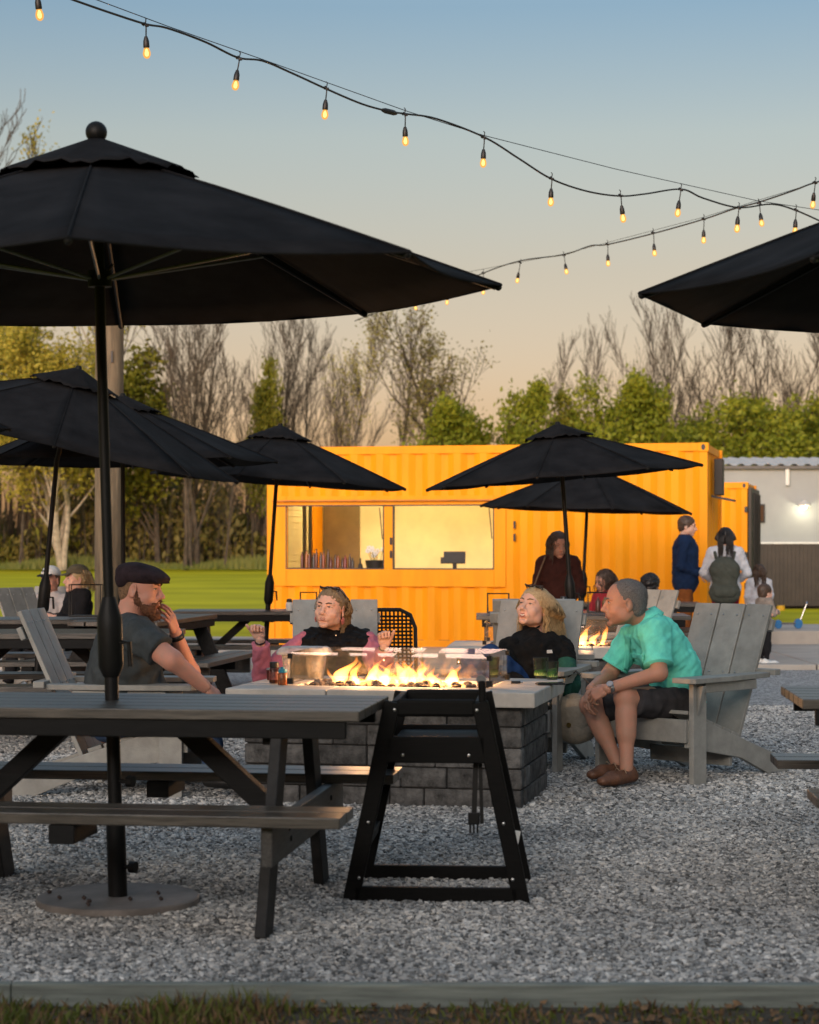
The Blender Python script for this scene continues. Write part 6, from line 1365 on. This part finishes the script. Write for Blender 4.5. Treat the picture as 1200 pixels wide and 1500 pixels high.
lathe_thing('repellent_can', 'short blue and orange spray can on the fire pit rim', 'can', onpit(414,1003), [('can_body', [(.024,0),(.026,.003),(.026,.058),(.022,.064)], mk('orange_black_can', (.22,.06,.015), .4, .6, 40)), ('can_cap', [(.022,.064),(.023,.066),(.022,.082),(.010,.086),(.010,.094)], mk('blue_cap', (.01,.20,.30), .4))])
lathe_thing('ember_cup', 'small dark cup standing behind the brown bottle', 'cup', onpit(396,996), [('cup_body', [(.018,0),(.022,.05),(.024,.055),(.022,.056)], mk('dark_red_cup', (.10,.02,.015), .4, .3))])
for (px, py, s, lb) in ((792,997,1.12,'larger green glass tumbler with pale wax on the pit corner'),(809,999,.98,'smaller green glass tumbler behind the black phone')):
    g = thing('green_tumbler', lb, 'glass', onpit(px,py-4), 0, 'green glass tumblers'); 
    MB().lathe([(.029*s,.0),(.031*s,.006),(.039*s,.10*s),(.0405*s,.102*s)], n=24).build('tumbler_glass', 'green_glass', g, 1)
    MB().lathe([(.026*s,.012),(.032*s,.014),(.033*s,.032),(.028*s,.042),(.012*s,.045)], n=18).build('wax', mk('lime_wax', (.42,.55,.14), .6), g, 1)
def flat(name, label, cat, loc, size, mat, rz=0, bev=.004):
    o = MB().box((0,0,size[2]/2), size).build(name, mat, None, bevel=bev); o.location = loc; o.rotation_euler = (0,0,rz); return tag(o, label, cat)
ph = thing('phone', 'black phone lying beside the green tumblers', 'phone', onpit(806,1003), R(8)); MB().box((0,0,.005),(.15,.075,.009)).build('phone_body','black_edge',ph,bevel=.004); MB().box((0,0,.0105),(.138,.066,.0015)).build('phone_screen', mk('phone_glass',(.008,.008,.01),.08,.05), ph)
lt = thing('lighter', 'tiny black lighter on the pale capstone', 'lighter', onpit(757,1002), R(5)); MB().tube([(-.03,0,.009),(.02,0,.009)],.008,10).build('lighter_body','black_edge',lt,1); MB().tube([(.02,0,.009),(.034,0,.009)],.006,8).build('lighter_tip','steel',lt,1)
# handbag hanging at the chair of the blonde woman
hb = thing('handbag', 'beige handbag with a gold clasp hanging from the blonde woman\'s chair', 'handbag', tuple(P(842,1082,12.15)), R(-38))
hm = mk('beige_bag_leather', (.25,.215,.165), .7, .1, 30, .3, 150)
link('bag_body', to_mesh('bag_body', *sdf_mesh([cone((-.09,0,.06),(.09,0,.06),.055,.055,.03,((0,1,0),.75)), cone((-.10,0,.17),(.10,0,.17),.05,.05,.05,((0,1,0),.8)), cone((0,0,.06),(0,0,.18),.09,.09,.05,((0,1,0),.5))], .006)), hm, hb)
link('bag_flap', to_mesh('bag_flap', *sdf_mesh([cone((-.10,-.012,.19),(.10,-.012,.19),.058,.058,.03,((0,1,0),.85)), cone((-.07,-.03,.10),(.07,-.03,.10),.05,.05,.06,((0,1,0),.5)), plane((0,.02,0),(0,1,.0))], .006)), mk('beige_flap_leather', (.30,.26,.20), .7, .1, 30, .3, 150), hb)
MB().tube([(0,-.062,.085),(0,-.068,.085)],.014,12).build('clasp', mk('gold', (.6,.42,.15), .3, metal=1), hb, 1)
MB().tube([(-.12,0,.2),(-.10,.01,.33),(0,.015,.40),(.10,.01,.33),(.12,0,.2)],.006,8).build('bag_handle', mk('dark_edge_leather',(.05,.04,.03),.6), hb, 2)
# wire caddies with bottles
def caddy(label, loc, w=.22, h=.19, rz=0, bottles=True):
    t = thing('table_caddy', label, 'caddy', loc, rz, 'wire caddies on picnic tables')
    for y in (-.06,.06): MB().tube([(-w/2,y,.005),(-w/2,y,h),(w/2,y,h),(w/2,y,.005)],.006,6).build('wire_frame','black_edge',t)
    MB().box((0,0,.012),(w,.14,.014)).build('tray','black_edge',t,bevel=.004)
    for i, (x, m_) in enumerate(((-.06,(.06,.02,.015)),(.0,(.12,.07,.02)),(.06,(.25,.24,.22))) if bottles else ()):
        b = MB().lathe([(.022,.02),(.024,.03),(.024,.11),(.010,.13),(.006,.15)],(x,0,0),12).build('bottle', mk('caddy_bottle', m_, .4), t, 1)
    return t
tz = .785
caddy('black wire caddy on the table in front of the two people in caps', (at(126,16.9).x,16.9,gz(17)+tz), .26, .27, bottles=False)
caddy('black wire caddy on the table behind the woman raising her fists', (at(452,20.4).x,20.4,gz(20.5)+tz), .16, .17, bottles=False)
caddy('black wire caddy on the left end of the table behind the blonde woman', (at(730,18.4).x,18.4,gz(18.5)+tz), .19, .18, bottles=False)
caddy('black wire caddy beside the umbrella pole on the blonde woman\'s back table', (at(886,18.4).x,18.4,gz(18.5)+tz), .30, .19)
lathe_thing('salt_shaker', 'white shaker with a black top on the table left of the container', 'shaker', (at(424,20.3).x,20.3,gz(20.5)+tz-.01), [('shaker_body', [(.030,0),(.036,.01),(.034,.07),(.028,.085)], 'white_paint'), ('shaker_cap', [(.029,.085),(.030,.09),(.026,.115),(.01,.12)], 'black_edge')])
for i, (px, s, lb) in enumerate(((808,.055,'largest crumpled white napkin on the table by the umbrella pole'),(822,.04,'small crumpled white napkin second from the umbrella pole'),(833,.045,'crumpled white napkin touching the umbrella pole'))):
    o = link('napkin', to_mesh('napkin', *sdf_mesh([ell((0,0,s*.5),(s,s*.8,s*.6),k=.01), ell((s*.6,0,s*.4),(s*.6,s*.5,s*.5),k=.01)], .006, (.007,.03,i+2))), 'white_paint'); o.location = (at(px,18.25).x,18.25,gz(18.5)+tz-.012); tag(o, lb, 'napkin', 'napkins on the far table')
lathe_thing('drink_can', 'tall dark can on the table beside the napkins', 'can', (at(826,18.45).x,18.45,gz(18.5)+tz-.012), [('can_body', [(.030,0),(.033,.006),(.033,.15),(.027,.165)], mk('dark_can', (.03,.035,.04), .3, .4, 20, metal=.5))])
# kiosk counter
def kpt(x, y, z): return cont.matrix_world @ Vector((x,y,z))
bpy.context.view_layer.update()
mon = thing('payment_screen', 'black payment screen on a stand in the right kiosk window', 'monitor', kpt(2.60,.26,WZ0-.01), R(-13)); MB().box((0,0,.17),(.30,.025,.17),(R(-14),0,R(8))).build('screen_body','black_edge',mon,bevel=.006); MB().box((-.004,-.018,.17),(.28,.004,.15),(R(-14),0,R(8))).build('screen_face',mk('dark_screen',(.02,.018,.015),.6,.1),mon); MB().bar((0,.02,.0),(0,.01,.12),.05,.05,(1,0,0)).build('stand','black_edge',mon); MB().box((0,.01,.008),(.22,.14,.014)).build('stand_base','black_edge',mon,bevel=.004); MB().box((-.17,0,.13),(.05,.03,.09)).build('card_reader','black_edge',mon,bevel=.006)
rs = random.Random(4); cols = [(.10,.02,.01),(.22,.05,.015),(.05,.02,.012),(.3,.10,.02),(.04,.03,.03),(.16,.02,.02)]
names = ['dark red','rust','brown black','amber','black','maroon']
for i in range(15):
    x = .42+i*.052; hh = (.26 if i < 8 else .19)+rs.uniform(-.03,.03); ci = rs.randrange(6)
    pl = ['leftmost','second','third','fourth','fifth','sixth','seventh','eighth','ninth','tenth','eleventh','twelfth','thirteenth','fourteenth','last']
    lathe_thing('syrup_bottle', f'{names[ci]} bottle, {pl[i]} in the row behind the left kiosk window', 'bottle', kpt(x,.30+.05*(i%2),WZ0-.01), [('bottle_body', [(.020,0),(.024,.005),(.024,hh*.72),(.012,hh*.85),(.010,hh*.95)], mk('syrup_glass', cols[ci], .25, .2)), ('bottle_cap', [(.012,hh*.95),(.012,hh)], 'black_edge')], 'bottles in the kiosk window')
pot = thing('flower_pot', 'dark pot of pale flowers in the kiosk window', 'flower pot', kpt(1.50,.28,WZ0-.01), 0)
MB().lathe([(.10,0),(.13,.02),(.15,.13),(.14,.135)],n=18,sx=1.1).build('pot','black_edge',pot,1)
for i in range(9):
    x, y, z = rs.uniform(-.13,.13), rs.uniform(-.08,.08), rs.uniform(.17,.30); MB().tube([(x*.5,y*.5,.1),(x,y,z)],.004,5).build('stem','leaf_dark',pot); fb = MB()
    for k in range(5): fb.ball((x+.022*math.cos(k*1.257),y,z+.022*math.sin(k*1.257)),(.016,.008,.016),7,4)
    fb.build('blossom','white_paint',pot,2)
lathe_thing('tip_jar', 'small black jar with a wire beside the flower pot', 'jar', kpt(1.27,.26,WZ0-.01), [('jar_body', [(.025,0),(.035,.02),(.03,.07),(.012,.09),(.01,.16)], 'black_edge')])
# scooter and planter by the step
sc = thing('toy_scooter', 'blue toy scooter lying on the concrete step', 'scooter', (5.44,29.3,.150), R(4)); sc.scale = (.62,.62,.75); bl_ = mk('toy_blue', (.01,.14,.36), .4)
MB().box((-.04,0,.10),(.34,.12,.03)).build('deck','rib',sc,bevel=.01)
for x, r in ((-.27,.085),(.20,.095)): MB().tube([(x,-.045,r),(x,.045,r)],r,18).build('wheel',bl_,sc,1)
MB().tube([(.22,0,.10),(.40,0,.48)],.015,8).build('steering_post','steel',sc,1); MB().tube([(.36,-.16,.5),(.44,.16,.5)],.016,8).build('handlebar',bl_,sc,1)
lathe_thing('white_planter', 'round white planter in front of the brown cladding', 'planter', (7.35,44.6,-.13), [('planter_body', [(.35,0),(.44,.06),(.46,.28),(.42,.34)], 'white_paint')])
yb = thing('yellow_bollard', 'small yellow post beside the round white planter', 'bollard', (8.05,44.4,-.13), 0); MB().lathe([(.09,0),(.09,.14),(.07,.16)],n=14).build('post',mk('yellow_paint',(.7,.38,.02),.5),yb,1); MB().lathe([(.14,0),(.14,.02)],n=14).build('foot','black_edge',yb)
